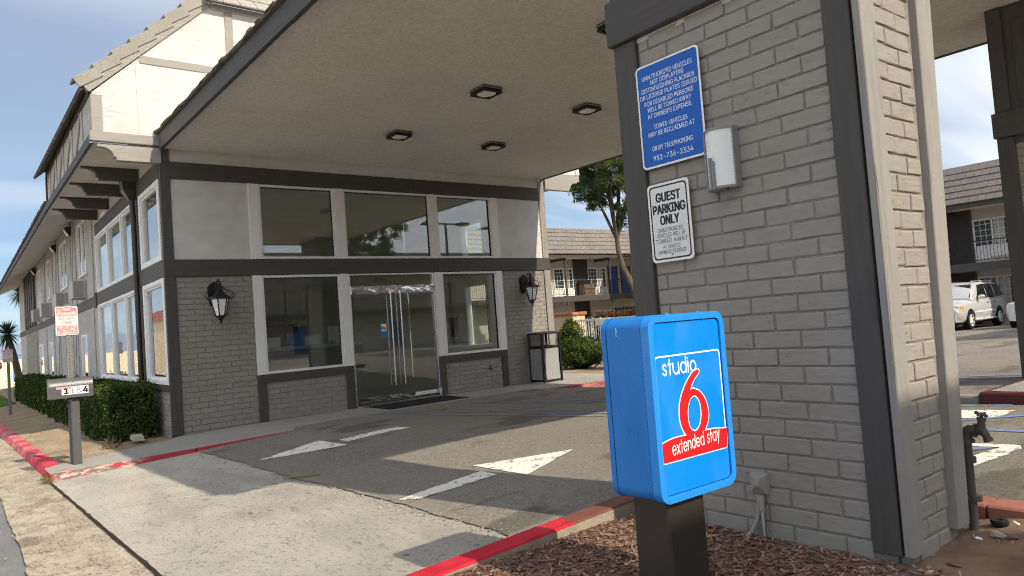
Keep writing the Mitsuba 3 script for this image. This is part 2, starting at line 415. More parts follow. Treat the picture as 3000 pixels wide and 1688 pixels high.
plain('m_amber', (.62, .27, .05), .3, .5)
plain('m_tail', (.45, .012, .02), .2, .6)
plain('m_frost', (.80, .83, .82), .35, .4)
plain('m_rubber', (.020, .020, .021), .9, .2)
plain('m_cyan_print', (.02, .22, .55), .4)
plain('m_pink', (.70, .36, .42), .5)
plain('m_wood_brown', (.15, .105, .072), .7)
plain('m_terra', (.42, .155, .085), .8)
plain('m_cream', (.60, .49, .34), .9)
plain('m_hill', (.20, .235, .32), 1, 0)
plain('m_field', (.45, .385, .26), 1, 0)
plain('m_grass', (.055, .11, .022), 1, 0)
plain('m_frame_blue', (.06, .16, .50), .5)

# ================================================================== the setting: ground, street, pavement
def far_h(x, y):
    r = np.hypot(x-5, y-10)
    return np.where(r < 60, g(x, y)-.07, -.9-.0*r)


xs = np.unique(np.concatenate([np.linspace(-9000, -400, 8), np.linspace(-400, -60, 12), np.arange(-60, 61, 3.0), np.linspace(60, 400, 12), np.linspace(400, 9000, 8)]))
struct('ground', ngrid(far_h, xs, xs), 'm_field', 'dry straw coloured ground running to the horizon', 'ground', smooth=True)

lot_front = ragged([(1.5, -.12), (3.8, -.14), (6.0, -.22), (8.4, -.20), (10.2, -.26), (10.62, -.27)], .035, .05, 2)
lot_poly = Polygon(np.vstack([lot_front, [(10.62, 1.56), (40, 1.56), (40, 33.4), (-21, 33.4), (-21, 10.6), (1.5, 10.6)]])).buffer(0)
near = lot_poly.intersection(sbox(0, -1, 16, 12)); farp = lot_poly.difference(sbox(0, -1, 16, 12))
struct('parking_lot', cat(drape(near, lambda x, y: g(x, y)+.012, .4), drape(farp, lambda x, y: g(x, y)+.012, 2.0)), 'm_asphalt', 'worn brown grey asphalt of the drive and car park', 'asphalt', smooth=True)
struct('driveway', drape(Polygon([(1.86, -2.1), (10.62, -2.1), (10.62, .1), (1.86, .1)]), g, .3), 'm_apron', 'pale concrete driveway apron between the two red kerbs', 'driveway', smooth=True)
sb = ragged([(-60, -2.9), (-5, -2.80), (2.96, -2.72), (4.6, -2.76), (6.2, -2.77), (7.6, -2.81), (12, -2.85), (40, -2.9)], .022, .10, 5)
struct('gutter', drape(Polygon(np.vstack([sb, [(40, -2.108), (-60, -2.108)]])).buffer(0), lambda x, y: g(x, y)-.010, 1.0), 'm_gutter', 'rough sandy concrete gutter along the street edge', 'gutter', smooth=True)
struct('street', drape(Polygon(np.vstack([sb, [(40, -14), (-120, -14), (-120, -2.9)]])).buffer(0), lambda x, y: g(x, y)-.030-.02*np.clip(-2.8-y, 0, 2), 3.0), 'm_street', 'dark asphalt street at the lower edge', 'street', smooth=True)


def walk_h(x, y): return -.10*np.clip((1.93-y)/4.03, 0, 1)+.004*np.clip(y-2, 0, 9)


edge = [(1.94, -2.1), (1.94, -.13), (1.93, 1.93), (1.72, 3.49), (1.68, 5.36), (1.66, 6.54), (1.90, 8.18), (2.05, 9.2), (2.9, 10.3), (2.9, 10.6)]
wp = Polygon(edge+[(-8, 10.6), (-8, 9.3), (0, 9.3), (0, 0), (.25, -.12), (.50, -.81), (.95, -1.9), (1.15, -2.1)]).buffer(0)
struct('pavement', drape(wp, walk_h, .4), 'm_walk', 'smooth grey concrete pavement along the office front', 'pavement', smooth=True)


def strip(top, bot, m_in=None):
    """a wall of quads between two 3D polylines"""
    n = len(top); V = np.vstack([top, bot])
    F = [[i, i+1, n+i+1] for i in range(n-1)]+[[i, n+i+1, n+i] for i in range(n-1)]
    return trimesh.Trimesh(V, F, process=False)


def kerb_profile(path, prof, hf):
    """sweep a profile [(out, height)] along a 2D path; out is to the right of the path"""
    p = np.asarray(path, float); d = np.gradient(p, axis=0); d /= np.linalg.norm(d, axis=1, keepdims=True)
    nrm = np.column_stack([d[:, 1], -d[:, 0]]); rows = []
    for o, h in prof:
        q = p+nrm*o
        rows.append(np.column_stack([q, hf(p[:, 0], p[:, 1])+h]))
    V = np.vstack(rows); n = len(p); F = []
    for a in range(len(prof)-1):
        for i in range(n-1):
            F += [[a*n+i, a*n+i+1, (a+1)*n+i+1], [a*n+i, (a+1)*n+i+1, (a+1)*n+i]]
    for e in (0, n-1):
        for a in range(1, len(prof)-1): F.append([e, a*n+e, (a+1)*n+e])
    return trimesh.Trimesh(V, F, process=False)


def dens(pts, step=.12):
    ln = LineString(pts)
    return np.array([ln.interpolate(s).coords[0] for s in np.linspace(0, ln.length, int(ln.length/step)+2)])


# the kerb of the pavement, red paint on its face, in two lengths with an open joint between
for a, b, ht in ((-2.10, -.15, 0), (-.13, 1.95, 0)):
    p = dens([(1.94, a), (1.94, b)], .1)
    up, lo = walk_h(p[:, 0], p[:, 1]), g(p[:, 0], p[:, 1])-.05
    V = cat(strip(np.column_stack([p+[.012, 0], up-.006]), np.column_stack([p+[.045, 0], lo])), strip(np.column_stack([p-[.03, 0], up+.004]), np.column_stack([p+[.012, 0], up-.006])))
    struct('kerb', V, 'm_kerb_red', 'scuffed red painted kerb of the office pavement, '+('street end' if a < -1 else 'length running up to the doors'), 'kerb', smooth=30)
p = dens([(1.67, 6.5), (1.90, 8.18), (2.05, 9.2), (2.9, 10.3), (3.6, 11.2)], .1)
up, lo = walk_h(p[:, 0], p[:, 1])+.004, g(p[:, 0], p[:, 1])-.04
struct('kerb', cat(strip(np.column_stack([p+[.02, 0], up-.012]), np.column_stack([p+[.04, 0], lo])), strip(np.column_stack([p-[.16, 0], up]), np.column_stack([p+[.02, 0], up-.012]))), 'm_kerb_pink', 'red painted kerb curving past the litter bin', 'kerb', smooth=30)
# street kerb, running away to the left, in cast lengths
for i in range(18):
    x1 = 1.93-i*3.05; x0 = x1-3.035
    pr = [(.10, -.06), (.075, .02), (.035, .10), (.015, .112), (-.15, .118), (-.155, .05)]
    p = dens([(x0, -2.02), (x1, -2.02)], .5)
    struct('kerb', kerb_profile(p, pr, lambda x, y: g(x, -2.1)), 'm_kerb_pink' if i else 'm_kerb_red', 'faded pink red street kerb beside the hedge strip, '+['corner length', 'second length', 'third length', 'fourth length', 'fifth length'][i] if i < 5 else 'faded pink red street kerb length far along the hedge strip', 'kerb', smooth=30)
    if i >= 5: labels['kerb_%03d' % (USED['kerb']-1)]['group'] = 'far lengths of street kerb'


def earth_h(x, y): return g(x, -2.1)+.105+.05*ss(-1.9, -.9, y)+np.clip((y+1.9)/1.9, 0, 1)*(.0095*np.abs(np.minimum(x, 0)))+.02*(meshkit.fbm(np.stack([x*1.7, y*1.7, x*0], -1), 3)-.5)


struct('planting_strip', drape(Polygon([(1.12, -1.9), (.93, -1.86), (.50, -.81), (.30, -.1), (0, .05), (-45, .75), (-45, -1.9)]).buffer(0), earth_h, .5), 'm_earth', 'bare sandy earth strip between street kerb and hedge', 'earth', smooth=True)
struct('lawn', drape(Polygon([(-24, -1.9), (-70, -1.9), (-70, -.2), (-24, -.75)]), lambda x, y: earth_h(x, y)+.03, 2.0), 'm_grass', 'small green lawn beyond the far end of the hedge', 'lawn')

# the planting bed under the front pillar and its kerbs


def bed_h(x, y):
    n = meshkit.fbm(np.stack([x*2.2, y*2.2, x*0], -1), 4)
    return .185+.03*(n-.5)+.055*ss(.95, 1.45, y)*ss(12.3, 12.7, x)+.022*(x-11.5)*0-.04*ss(-.6, -2.0, y)+.03*ss(12.3, 13.2, x)


bed_poly = Polygon([(10.66, -2.0), (17.5, -2.0), (17.5, 1.50), (10.66, 1.50)])
struct('planting_bed', drape(bed_poly, bed_h, .12), 'm_soil', 'dark reddish soil of the planting bed round the pillar', 'soil', smooth=True)
p = dens([(10.50, 1.95), (10.50, -2.1)], .1)


def rk_h(x, y): return g(x, y)


pr = [(.02, -.05), (0, .095), (-.012, .115), (-.168, .118), (-.186, .100), (-.19, -.09)]
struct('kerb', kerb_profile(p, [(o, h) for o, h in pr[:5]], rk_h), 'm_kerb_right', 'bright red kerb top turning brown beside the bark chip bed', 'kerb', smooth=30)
q = p+[.19, 0]
struct('kerb', strip(np.column_stack([q-[.004, 0], g(q[:, 0], q[:, 1])+.101]), np.column_stack([q, g(q[:, 0], q[:, 1])-.12])), 'm_kerb_bare', 'bare concrete back of the red kerb facing the bark chips', 'kerb')
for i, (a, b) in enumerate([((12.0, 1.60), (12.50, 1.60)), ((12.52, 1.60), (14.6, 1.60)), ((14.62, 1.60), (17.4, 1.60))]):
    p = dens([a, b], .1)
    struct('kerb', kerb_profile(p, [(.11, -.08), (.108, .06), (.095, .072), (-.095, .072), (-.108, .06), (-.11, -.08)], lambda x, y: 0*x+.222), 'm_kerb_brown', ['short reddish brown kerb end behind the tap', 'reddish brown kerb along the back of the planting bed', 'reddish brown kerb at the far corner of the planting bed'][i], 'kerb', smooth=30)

# hills far away, seen past the end of the street front
hx = np.linspace(-25, 40, 160)
az = np.radians(hx)
el = .012+.030*meshkit.fbm(np.column_stack([hx*.16, hx*0, hx*0]), 5, 4)
D = 9000.0
V = np.vstack([np.column_stack([CAM[0]-D*np.cos(az), CAM[1]+D*np.sin(az), -40+0*az]), np.column_stack([CAM[0]-1.06*D*np.cos(az), CAM[1]+1.06*D*np.sin(az), el*D])])
n = len(hx)
struct('hills', trimesh.Trimesh(V, [[i, n+i+1, i+1] for i in range(n-1)]+[[i, n+i, n+i+1] for i in range(n-1)], process=False), 'm_hill', 'blue grey mountain ridge far beyond the street', 'hills', smooth=True)


# ================================================================== painted markings
def mark(name, poly, m, label, lift=.018, group=None):
    k = obj(name, drape(poly, lambda x, y: g(x, y)+lift, .25), m)
    labels[k] = {'label': label, 'category': 'road marking', 'kind': 'structure'}
    if group: labels[k]['group'] = group


def rag_poly(pts, amp=.012, seed=1): return Polygon(ragged(list(pts)+[pts[0]], amp, .04, seed)).buffer(0)


mark('road_arrow', rag_poly([(4.40, -.02), (3.80, 1.11), (4.82, 1.10)], .015, 3), 'm_paint_white', 'worn white arrow head pointing to the street')
mark('road_arrow', rag_poly([(4.18, 1.24), (4.50, 1.26), (4.48, 2.31), (4.10, 2.26)], .012, 4), 'm_paint_white', 'worn white shaft of the arrow nearest the doors')
mark('road_arrow', rag_poly([(8.53, 1.90), (8.0, .97), (8.93, .94)], .015, 5), 'm_paint_white', 'bright white arrow head pointing into the car park')
mark('road_arrow', rag_poly([(8.31, .85), (8.62, .83), (8.64, -.06), (8.46, -.17)], .012, 6), 'm_paint_white', 'cracked white arrow shaft at the apron edge')


def line(a, b, w):
    return LineString([a, b]).buffer(w/2, cap_style=2)


for i, (a, b) in enumerate([((1.98, 3.38), (4.9, 4.25)), ((2.1, 3.28), (6.95, 4.02)), ((5.6, 4.0), (8.4, 4.75)), ((1.95, 5.05), (5.7, 5.31)), ((4.2, 4.32), (6.6, 4.40)), ((4.3, 5.6), (8.6, 5.2))]):
    mark('stall_line', line(a, b, .09), 'm_paint_faint' if i not in (2,) else 'm_paint_blue', ['faded blue stall line by the doormat', 'faint blue line crossing the drive from the pavement', 'clearer blue stall line ending in the sunlight', 'faint blue line straight across the drive past the mat', 'short faint blue line under the canopy', 'faint blue line beside the far red kerb'][i])
for i, (a, b, w) in enumerate([((11.0, 4.3), (12.6, 5.9), .10), ((11.4, 4.06), (14, 4.05), .11), ((9.7, 8.75), (13, 9.2), .09), ((9.8, 8.2), (13, 9.6), .09), ((10.9, 5.58), (11.35, 5.66), .10)]):
    mark('stall_line', line(a, b, w), 'm_paint_blue', ['blue bay line slanting toward the red island', 'blue bay line beyond the tap', 'thin blue line past the island', 'second thin blue line past the island', 'scrap of blue line at the island foot'][i])
mark('bay_marking', rag_poly([(11.4, 3.36), (12.10, 3.40), (12.16, 3.26), (11.4, 3.26)], .01, 7), 'm_paint_white', 'white edge of the parking symbol pointing past the tap')
mark('bay_marking', rag_poly([(12.02, 3.30), (12.16, 3.28), (12.10, 2.50), (11.9, 2.50)], .02, 8), 'm_paint_white', 'worn white diagonal of the parking symbol behind the tap')
mark('bay_marking', rag_poly([(11.4, 3.24), (11.97, 3.24), (11.86, 2.98), (11.4, 2.98)], .02, 9), 'm_paint_blue', 'worn blue field inside the white parking symbol')
mark('bay_marking', rag_poly([(10.9, 4.6), (11.5, 4.75), (11.5, 5.3), (10.9, 5.2)], .03, 10), 'm_paint_white', 'streaky remains of white paint before the island')
k = obj('apron_joint', drape(LineString([(5.2, -2.1), (5.55, -1.4), (6.55, -.26)]).buffer(.012), lambda x, y: g(x, y)+.004, .3), 'm_chalk')
labels[k] = {'label': 'chalky white joint across the concrete driveway', 'category': 'joint', 'kind': 'structure'}
# dark open joint between gutter and apron
k = obj('apron_joint', drape(Polygon(np.vstack([ragged([(1.95, -2.095), (10.6, -2.095)], .010, .05, 3), ragged([(1.95, -2.125), (10.6, -2.125)], .012, .05, 4)[::-1]])).buffer(0), lambda x, y: g(x, y)+.003, .5), 'm_joint')
labels[k] = {'label': 'dark dirty joint between gutter and driveway', 'category': 'joint', 'kind': 'structure'}

for i, (pts_, w_) in enumerate([([(9.25, -.12), (9.32, .10), (9.28, .28), (9.36, .52)], .007), ([(4.9, 2.2), (5.6, 2.35), (6.4, 2.3), (7.2, 2.5)], .006), ([(9.6, 11.2), (12.5, 10.9), (15, 10.6)], .02), ([(3.0, .6), (3.6, .75), (4.3, .62), (5.2, .8)], .006)]):
    q_ = ragged(pts_, .03, .05, 40+i)
    k = obj('asphalt_crack', drape(LineString(q_).buffer(w_/2), lambda x, y: g(x, y)+.0150, .4), 'm_joint')
    labels[k] = {'label': ['short crack in the asphalt near the red kerb', 'crack across the sunlit part of the drive', 'long dark crack across the rear car park', 'thin crack between the two arrows and the pavement'][i], 'category': 'crack', 'kind': 'structure'}
rg = np.random.default_rng(31); ms = []
for i in range(520):
    x_ = 10.4-abs(rg.normal(0, 1.7)) if i % 3 else rg.uniform(2, 10.4); y_ = -.24+rg.normal(0, .05)
    mm_ = trimesh.convex.convex_hull(rg.normal(size=(7, 3))); mm_.apply_scale(rg.uniform(.002, .0085)); mm_.apply_translation([x_, y_, float(g(x_, y_))+.006]); ms.append(mm_)
k = obj('edge_gravel', cat(ms), 'm_stone'); labels[k] = {'label': 'crumbled gravel along the asphalt edge at the apron', 'category': 'gravel', 'kind': 'stuff'}
ms = []
for i in range(420):
    x_, y_ = rg.uniform(-4, 8), -2.13-abs(rg.normal(0, .30))
    mm_ = trimesh.convex.convex_hull(rg.normal(size=(7, 3))); mm_.apply_scale(rg.uniform(.002, .009)); mm_.apply_translation([x_, y_, float(g(x_, y_))-.006]); ms.append(mm_)
k = obj('gutter_grit', cat(ms), 'm_stone'); labels[k] = {'label': 'loose grit and small stones in the gutter', 'category': 'gravel', 'kind': 'stuff'}

# bark chips lying on the bed
NCH = 15000
cx, cy = rng.uniform(10.72, 14.2, NCH), rng.uniform(-2.0, .50, NCH)
keep = ((cx < 12.9)|(rng.random(NCH) < .22))
cx, cy = cx[keep], cy[keep]
var = []
for i in range(3):
    l = rng.uniform(.015, .06, len(cx)); w = rng.uniform(.005, .016, len(cx)); t = rng.uniform(.003, .008, len(cx))
for mi_ in range(4):
    sel = np.arange(len(cx)) % 8 < 3 if mi_ == 0 else np.arange(len(cx)) % 8 == 2+mi_*1 if mi_ < 3 else np.arange(len(cx)) % 8 == 7
    sel = (np.arange(len(cx)) % 7) // 2 == mi_
    n = sel.sum()
    base = np.array([[x, y, z] for x in (-.5, .5) for y in (-.5, .5) for z in (-.5, .5)])
    base[:, 1] *= np.where(base[:, 0] > 0, .55, 1)
    V = base[None]*np.stack([l[sel], w[sel], t[sel]], 1)[:, None]
    yaw, pit = rng.uniform(0, 6.28, n), rng.normal(0, .22, n)
    ex = np.stack([np.cos(yaw)*np.cos(pit), np.sin(yaw)*np.cos(pit), np.sin(pit)], 1)
    ey = np.stack([-np.sin(yaw), np.cos(yaw), rng.normal(0, .25, n)], 1); ey /= np.linalg.norm(ey, axis=1, keepdims=True)
    ez = np.cross(ex, ey)
    W = V[..., :1]*ex[:, None]+V[..., 1:2]*ey[:, None]+V[..., 2:]*ez[:, None]
    pos = np.stack([cx[sel], cy[sel], bed_h(cx[sel], cy[sel])+rng.uniform(.002, .018, n)], 1)
    W = (W+pos[:, None]).reshape(-1, 3)
    F = (np.vstack([FB[:, [0, 1, 2]], FB[:, [0, 2, 3]]])[None]+(np.arange(n)*8)[:, None, None]).reshape(-1, 3)
    obj('bark_chips', trimesh.Trimesh(W, F, process=False), f'm_chip_{mi_}', None)
    labels['bark_chips' if mi_ == 0 else f'bark_chips_{mi_:03d}'] = {'label': ['reddish bark chips', 'dark brown bark chips', 'orange brown bark chips', 'pale dry bark chips'][mi_]+' scattered over the planting bed', 'category': 'bark chips', 'kind': 'stuff'}

# ================================================================== bricks
def brick_mesh(seed):
    """a hand-made brick face: front towards -y, length on x, centred"""
    r = np.random.default_rng(seed)
    Lh, Hh, D = .147, .0455, .045
    xs = np.array([-Lh, -Lh+.006, 0, Lh-.006, Lh]); zs = np.array([-Hh, -Hh+.005, Hh-.005, Hh])
    V = []; idx = {}
    for i, x in enumerate(xs):
        for k, z in enumerate(zs):
            e = (i in (0, 4))+(k in (0, 3))
            y = .0045*(e > 0)+.002*(e > 1)+r.normal(0, .0009)
            idx[i, k] = len(V)
            V.append([x+(i in (0, 4))*r.normal(0, .0015), y, z+(k in (0, 3))*r.normal(0, .0013)])
    F = []
    for i in range(4):
        for k in range(3):
            a, b, c, d = idx[i, k], idx[i+1, k], idx[i+1, k+1], idx[i, k+1]
            F += [[a, b, c], [a, c, d]]
    rim = [idx[i, 0] for i in range(5)]+[idx[4, k] for k in (1, 2)]+[idx[i, 3] for i in range(4, -1, -1)]+[idx[0, k] for k in (2, 1)]
    n0 = len(V)
    for a in rim: V.append([V[a][0], D, V[a][2]])
    for j in range(len(rim)):
        a, b = rim[j], rim[(j+1) % len(rim)]
        F += [[b, a, n0+j], [b, n0+j, n0+(j+1) % len(rim)]]
    return trimesh.Trimesh(V, F, process=False)


BRICKS = [mikit.ply(brick_mesh(100+i), 'm_brick') for i in range(6)]
BL, BH = .3048, .1016


def lay(a0, a1, z0, z1, zref, par, M, gap=.010, ref=None, hole=None):
    """bricks over the rectangle a0..a1 (along), z0..z1 in running bond as 4x4 matrices; M carries wall coordinates (along, depth, up) into the world"""
    out = []
    ref = a0 if ref is None else ref
    k0 = math.floor((zref-z1)/BH+1e-6); k1 = math.ceil((zref-z0)/BH-1e-6)
    for k in range(k0, k1):
        zt, zb = min(zref-k*BH, z1), max(zref-(k+1)*BH, z0)
        if zt-zb < .025: continue
        off = (k+par) % 2*BL/2
        j = math.floor((a0-ref-off)/BL)-1
        while ref+off+j*BL < a1:
            l, h = max(ref+off+j*BL, a0), min(ref+off+(j+1)*BL, a1)
            j += 1
            if h-l < .045: continue
            cxx, czz = (l+h)/2, (zt+zb)/2
            if hole and hole(cxx, czz): continue
            S = np.diag([(h-l-gap)/(BL-.010), 1, (zt-zb-gap)/(BH-.010), 1.0])
            a = rng.normal(0, .004)
            Rm = trimesh.transformations.rotation_matrix(a, [0, 1, 0])
            P = np.eye(4); P[:3, 3] = [cxx+rng.normal(0, .0012), rng.normal(0, .0014), czz+rng.normal(0, .0012)]
            out.append(M @ P @ Rm @ S)
    return out


def put_bricks(parent, mats, name='brick'):
    for m in mats:
        obj(name, place(BRICKS[rng.integers(6)], m), None, parent)


def join_bricks(mats, seeds=6):
    ms = [brick_mesh(100+i) for i in range(seeds)]
    return cat([tf(ms[i % seeds], m) for i, m in enumerate(mats)])


M_FACE_X = rotz(90)                                           # a wall that looks along +x: along = +y
M_FACE_Y = np.eye(4)                                          # a wall that looks along -y: along = +x

# ================================================================== the office
OFF = thing('motel_office', 'two storey grey brick and stucco motel office with glass doors and half timbering', 'building')
fw = sub(OFF, 'front_wall')
for q in ((.15, 1.56, 0, 2.86), (1.70, 3.41, 0, .76), (5.86, 7.52, 0, .78), (7.67, 9.08, 0, 2.86)): obj('mortar_bed', bx(-.16, -.0105, *q), 'm_mortar', fw)
bk = []
bk += lay(.158, 1.552, 0, 2.845, 2.845, 0, M_FACE_X, ref=.158+.0)
bk += lay(1.715, 3.395, .0, .745, 2.845, 0, M_FACE_X, ref=.158)
bk += lay(5.875, 7.505, .02, .765, 2.845, 1, M_FACE_X, ref=.158)
put_bricks(fw, bk)
far_b = lay(7.68, 9.055, .03, 2.845, 2.845, 0, M_FACE_X, ref=.158)
obj('brickwork', join_bricks(far_b), 'm_brick', fw, kind='stuff', label='smaller looking bricks behind the litter bin')
# stucco storey over the brick storey
obj('stucco_panel', bx(-.16, 0, .15, 1.56, 3.17, 4.68), 'm_stucco', OFF)
obj('stucco_panel', bx(-.16, 0, 7.67, 9.07, 3.17, 4.68), 'm_stucco', OFF)
obj('stucco_panel', bx(-.16, 0, .15, 9.07, 4.98, 5.24), 'm_stucco', OFF)
for y in (1.66, 3.45, 5.78, 7.58):
    obj('batten', cb(-.01, .014, y-.07, y+.07, 4.985, 5.222), 'm_stucco', OFF)
# dark timber frame
obj('corner_post', cat(cb(-.05, .030, -.035, .15, -.02, 2.862), cb(-.05, .030, -.03, .135, 3.16, 5.26)), 'm_trim_up', OFF)
obj('corner_post', cat(cb(-.05, .030, 9.07, 9.27, .0, 2.852), cb(-.05, .030, 9.07, 9.26, 3.168, 5.20)), 'm_post_grey', OFF, label='lighter grey corner post at the litter bin end')
obj('floor_beam', cb(-.05, .040, -.04, 5.72, 2.856, 3.17, .006), 'm_trim_flat', OFF)
obj('floor_beam', cb(-.05, .040, 5.724, 9.28, 2.856, 3.17, .006), 'm_trim_flat', OFF)
obj('head_beam', cb(-.05, .036, .138, 5.3, 4.67, 4.99, .006), 'm_trim_flat', OFF)
obj('head_beam', cb(-.05, .036, 5.304, 9.066, 4.67, 4.99, .006), 'm_trim_flat', OFF)
for y0, y1, ya, yb in ((1.55, 3.58, 1.55, 1.715), (5.71, 7.68, 5.71, 5.875)):
    obj('sill_beam', cb(-.05, .030, y0, y1, .745, .905), 'm_trim_flat', OFF)
    obj('knee_post', cb(-.05, .028, ya, yb, -.01, .743), 'm_trim_up', OFF)
    obj('knee_post', cb(-.05, .028, *((3.40, 3.575) if y0 < 2 else (7.51, 7.675)), -.01, .743), 'm_trim_up', OFF)


def window(y0, y1, z0, z1, tl, tr, below=True, name='window', par=None):
    """a fixed window in the front: white side boards tl and tr wide, a slim white frame, one pane"""
    w = sub(par or OFF, name)
    obj('side_board', cb(-.04, .034, y0, y0+tl, z0, z1, .003), 'm_white_trim', w)
    obj('side_board', cb(-.04, .034, y1-tr, y1, z0, z1, .003), 'm_white_trim', w)
    a, b = y0+tl, y1-tr
    f = .052
    obj('frame', cat(cb(-.06, .022, a+.001, b-.001, z1-f, z1-.002, .003), cb(-.06, .026, a+.001, b-.001, z0+.002, z0+f, .003), cb(-.06, .020, a+.001, a+f-.012, z0+f, z1-f, .003), cb(-.06, .020, b-f+.012, b-.001, z0+f, z1-f, .003)), 'm_vinyl', w)
    obj('gasket', cat(bx(-.05, -.006, a+f-.012, b-f+.012, z1-f-.014, z1-f), bx(-.05, -.006, a+f-.012, a+f+.001, z0+f, z1-f-.014), bx(-.05, -.006, b-f-.001, b-f+.012, z0+f, z1-f-.014)), 'm_dark', w)
    k = tf(trimesh.Trimesh([[-.03, a+f-.02, z0+f-.01], [-.03, b-f+.02, z0+f-.01], [-.03, b-f+.02, z1-f], [-.03, a+f-.02, z1-f]], [[0, 1, 2], [0, 2, 3]], process=False), np.eye(4))
    obj('pane', k, 'm_glass', w)
    return w


window(1.55, 3.585, .905, 2.853, .175, .215)
window(5.715, 7.68, .91, 2.853, .20, .19)
# the upper row: three panes between broad white mullions
window(1.555, 3.45, 3.172, 4.668, .20, .11)
window(3.452, 5.795, 3.172, 4.668, .11, .092)
window(5.797, 7.678, 3.172, 4.668, .092, .215)

# glass doors with chrome header, rails and paired pull bars
dr_ = obj('glass_door', cat(cb(-.09, .0, 3.585, 3.62, .0, 2.85, .003), cb(-.09, .0, 5.675, 5.712, .0, 2.85, .003), cb(-.09, .004, 3.62, 5.675, 2.815, 2.85, .003), cb(-.14, .06, 3.585, 5.712, .0, .045, .006)), 'm_steel', OFF)
obj('door_header', cb(-.10, .030, 3.60, 5.70, 2.395, 2.585, .012), 'm_chrome', dr_)


def quad_x(x, y0, y1, z0, z1): return trimesh.Trimesh([[x, y0, z0], [x, y1, z0], [x, y1, z1], [x, y0, z1]], [[0, 1, 2], [0, 2, 3]], process=False)


obj('transom_pane', quad_x(-.05, 3.62, 5.675, 2.585, 2.815), 'm_glass', dr_)
for a, b, hy in ((3.625, 4.642, 4.535), (4.655, 5.672, 4.775)):
    obj('leaf', quad_x(-.05, a, b, .10, 2.40), 'm_glass', dr_)
    obj('rail', cb(-.07, -.030, a, b, .085, .185, .004), 'm_chrome', dr_)
    ms = []
    for x in (.045, -.145):
        ms.append(tube([[x, hy, .39], [x, hy, 2.46]], .017, 12))
        for z in (.60, 1.42, 2.25): ms.append(tube([[x, hy, z], [-.05, hy, z]], .009, 8))
    obj('handle', cat(ms), 'm_steel', dr_, smooth=40)
obj('kick_plate', cb(-.03, -.024, 5.05, 5.60, .10, .17, .001), 'm_white', dr_)
obj('hinge', cat(tube([[.02, 5.70, .07], [.02, 5.70, .2]], .02, 10), tube([[.02, 5.70, 1.50], [.02, 5.70, 1.62]], .016, 10)), 'm_steel', dr_, smooth=40)
st = obj('notice', cat(bx(-.047, -.046, 4.30, 4.43, 1.58, 1.74)), 'm_letter_white', dr_)
obj('print', cat(bx(-.0455, -.0452, 4.31, 4.36, 1.62, 1.69), bx(-.047, -.046, 4.30, 4.44, 1.46, 1.57)), 'm_cyan_print', st)
obj('print', bx(-.0455, -.0452, 4.365, 4.42, 1.60, 1.66), 'm_amber', st)

# the room behind
rm = obj('room', cat(bx(-7, -6.9, .2, 9.0, 0, 5.1), bx(-7, -.2, .17, .19, .0, .05), bx(-6.9, -3.6, 9.02, 9.12, 0, 5.2), bx(-2.45, -.16, 9.02, 9.12, 0, 5.2), bx(-3.6, -2.45, 9.02, 9.12, 0, .93), bx(-3.6, -2.45, 9.02, 9.12, 2.78, 3.3), bx(-3.6, -2.45, 9.02, 9.12, 4.6, 5.2), bx(-7, -.17, .1, 9.12, 2.92, 3.02), bx(-7, -.17, .1, 9.12, 5.06, 5.16), bx(-7, -5.4, 3.0, 3.1, 0, 2.9)), 'm_room', OFF)
obj('floor', bx(-7, -.02, .1, 9.12, -.05, .012), 'm_room_floor', rm)
for z0, z1 in ((.93, 2.78), (3.3, 4.6)):
    sw = obj('side_window', cat(bx(-3.6, -3.53, 9.0, 9.2, z0, z1), bx(-2.52, -2.45, 9.0, 9.2, z0, z1), bx(-3.53, -2.52, 9.0, 9.2, z0, z0+.07), bx(-3.53, -2.52, 9.0, 9.2, z1-.07, z1)), 'm_white', OFF)
    obj('pane', tf(quad_x(0, -.51, .51, z0+.07, z1-.07), frame_m((-3.02, 9.16, 0), (0, 1, 0), (-1, 0, 0))), 'm_glass_clear', sw)
ct = obj('counter', cat(cb(-3.1, -2.45, 1.2, 5.15, 1.30, 1.385), cb(-3.1, -2.5, 5.15, 6.0, 1.0, 1.06)), 'm_counter', rm)
obj('counter_front', cat(bx(-3.0, -2.55, 1.25, 5.1, 0, 1.30), bx(-3.0, -2.55, 5.1, 5.95, 0, 1.0)), 'm_counter_front', rm)
obj('leaflet_stand', cat(cb(-2.75, -2.6, 3.22, 3.5, 1.385, 1.70)), 'm_cyan_print', rm, label='bright blue leaflet stand on the counter')
obj('leaflet_stand', cat(cb(-2.75, -2.7, 2.62, 3.05, 1.385, 1.62), cb(-2.8, -2.6, 3.6, 4.0, 1.385, 1.60)), 'm_white', rm, label='white framed notices on the counter')
obj('screen', cat(cb(-2.95, -2.9, 4.35, 4.8, 1.45, 1.8), cb(-2.98, -2.86, 4.5, 4.65, 1.385, 1.46)), 'm_white', rm)
obj('cabinet', cat(cb(-6.88, -6.5, 1.2, 2.9, 0, 2.1), cb(-6.88, -6.5, 3.3, 5.0, .9, 2.0)), 'm_room_dark', rm)
obj('poster', cat(bx(-5.3, -4.7, 8.99, 9.015, 1.5, 1.95), bx(-4.55, -4.05, 8.99, 9.015, 1.25, 1.85)), 'm_dark', rm)
obj('poster', cat(bx(-5.2, -4.75, 8.99, 9.014, 1.98, 2.45), bx(-5.25, -4.72, 8.988, 9.0, 1.05, 1.42)), 'm_letter_white', rm)
obj('poster', bx(-5.15, -4.85, 8.985, 8.99, 2.03, 2.25), 'm_cyan_print', rm)

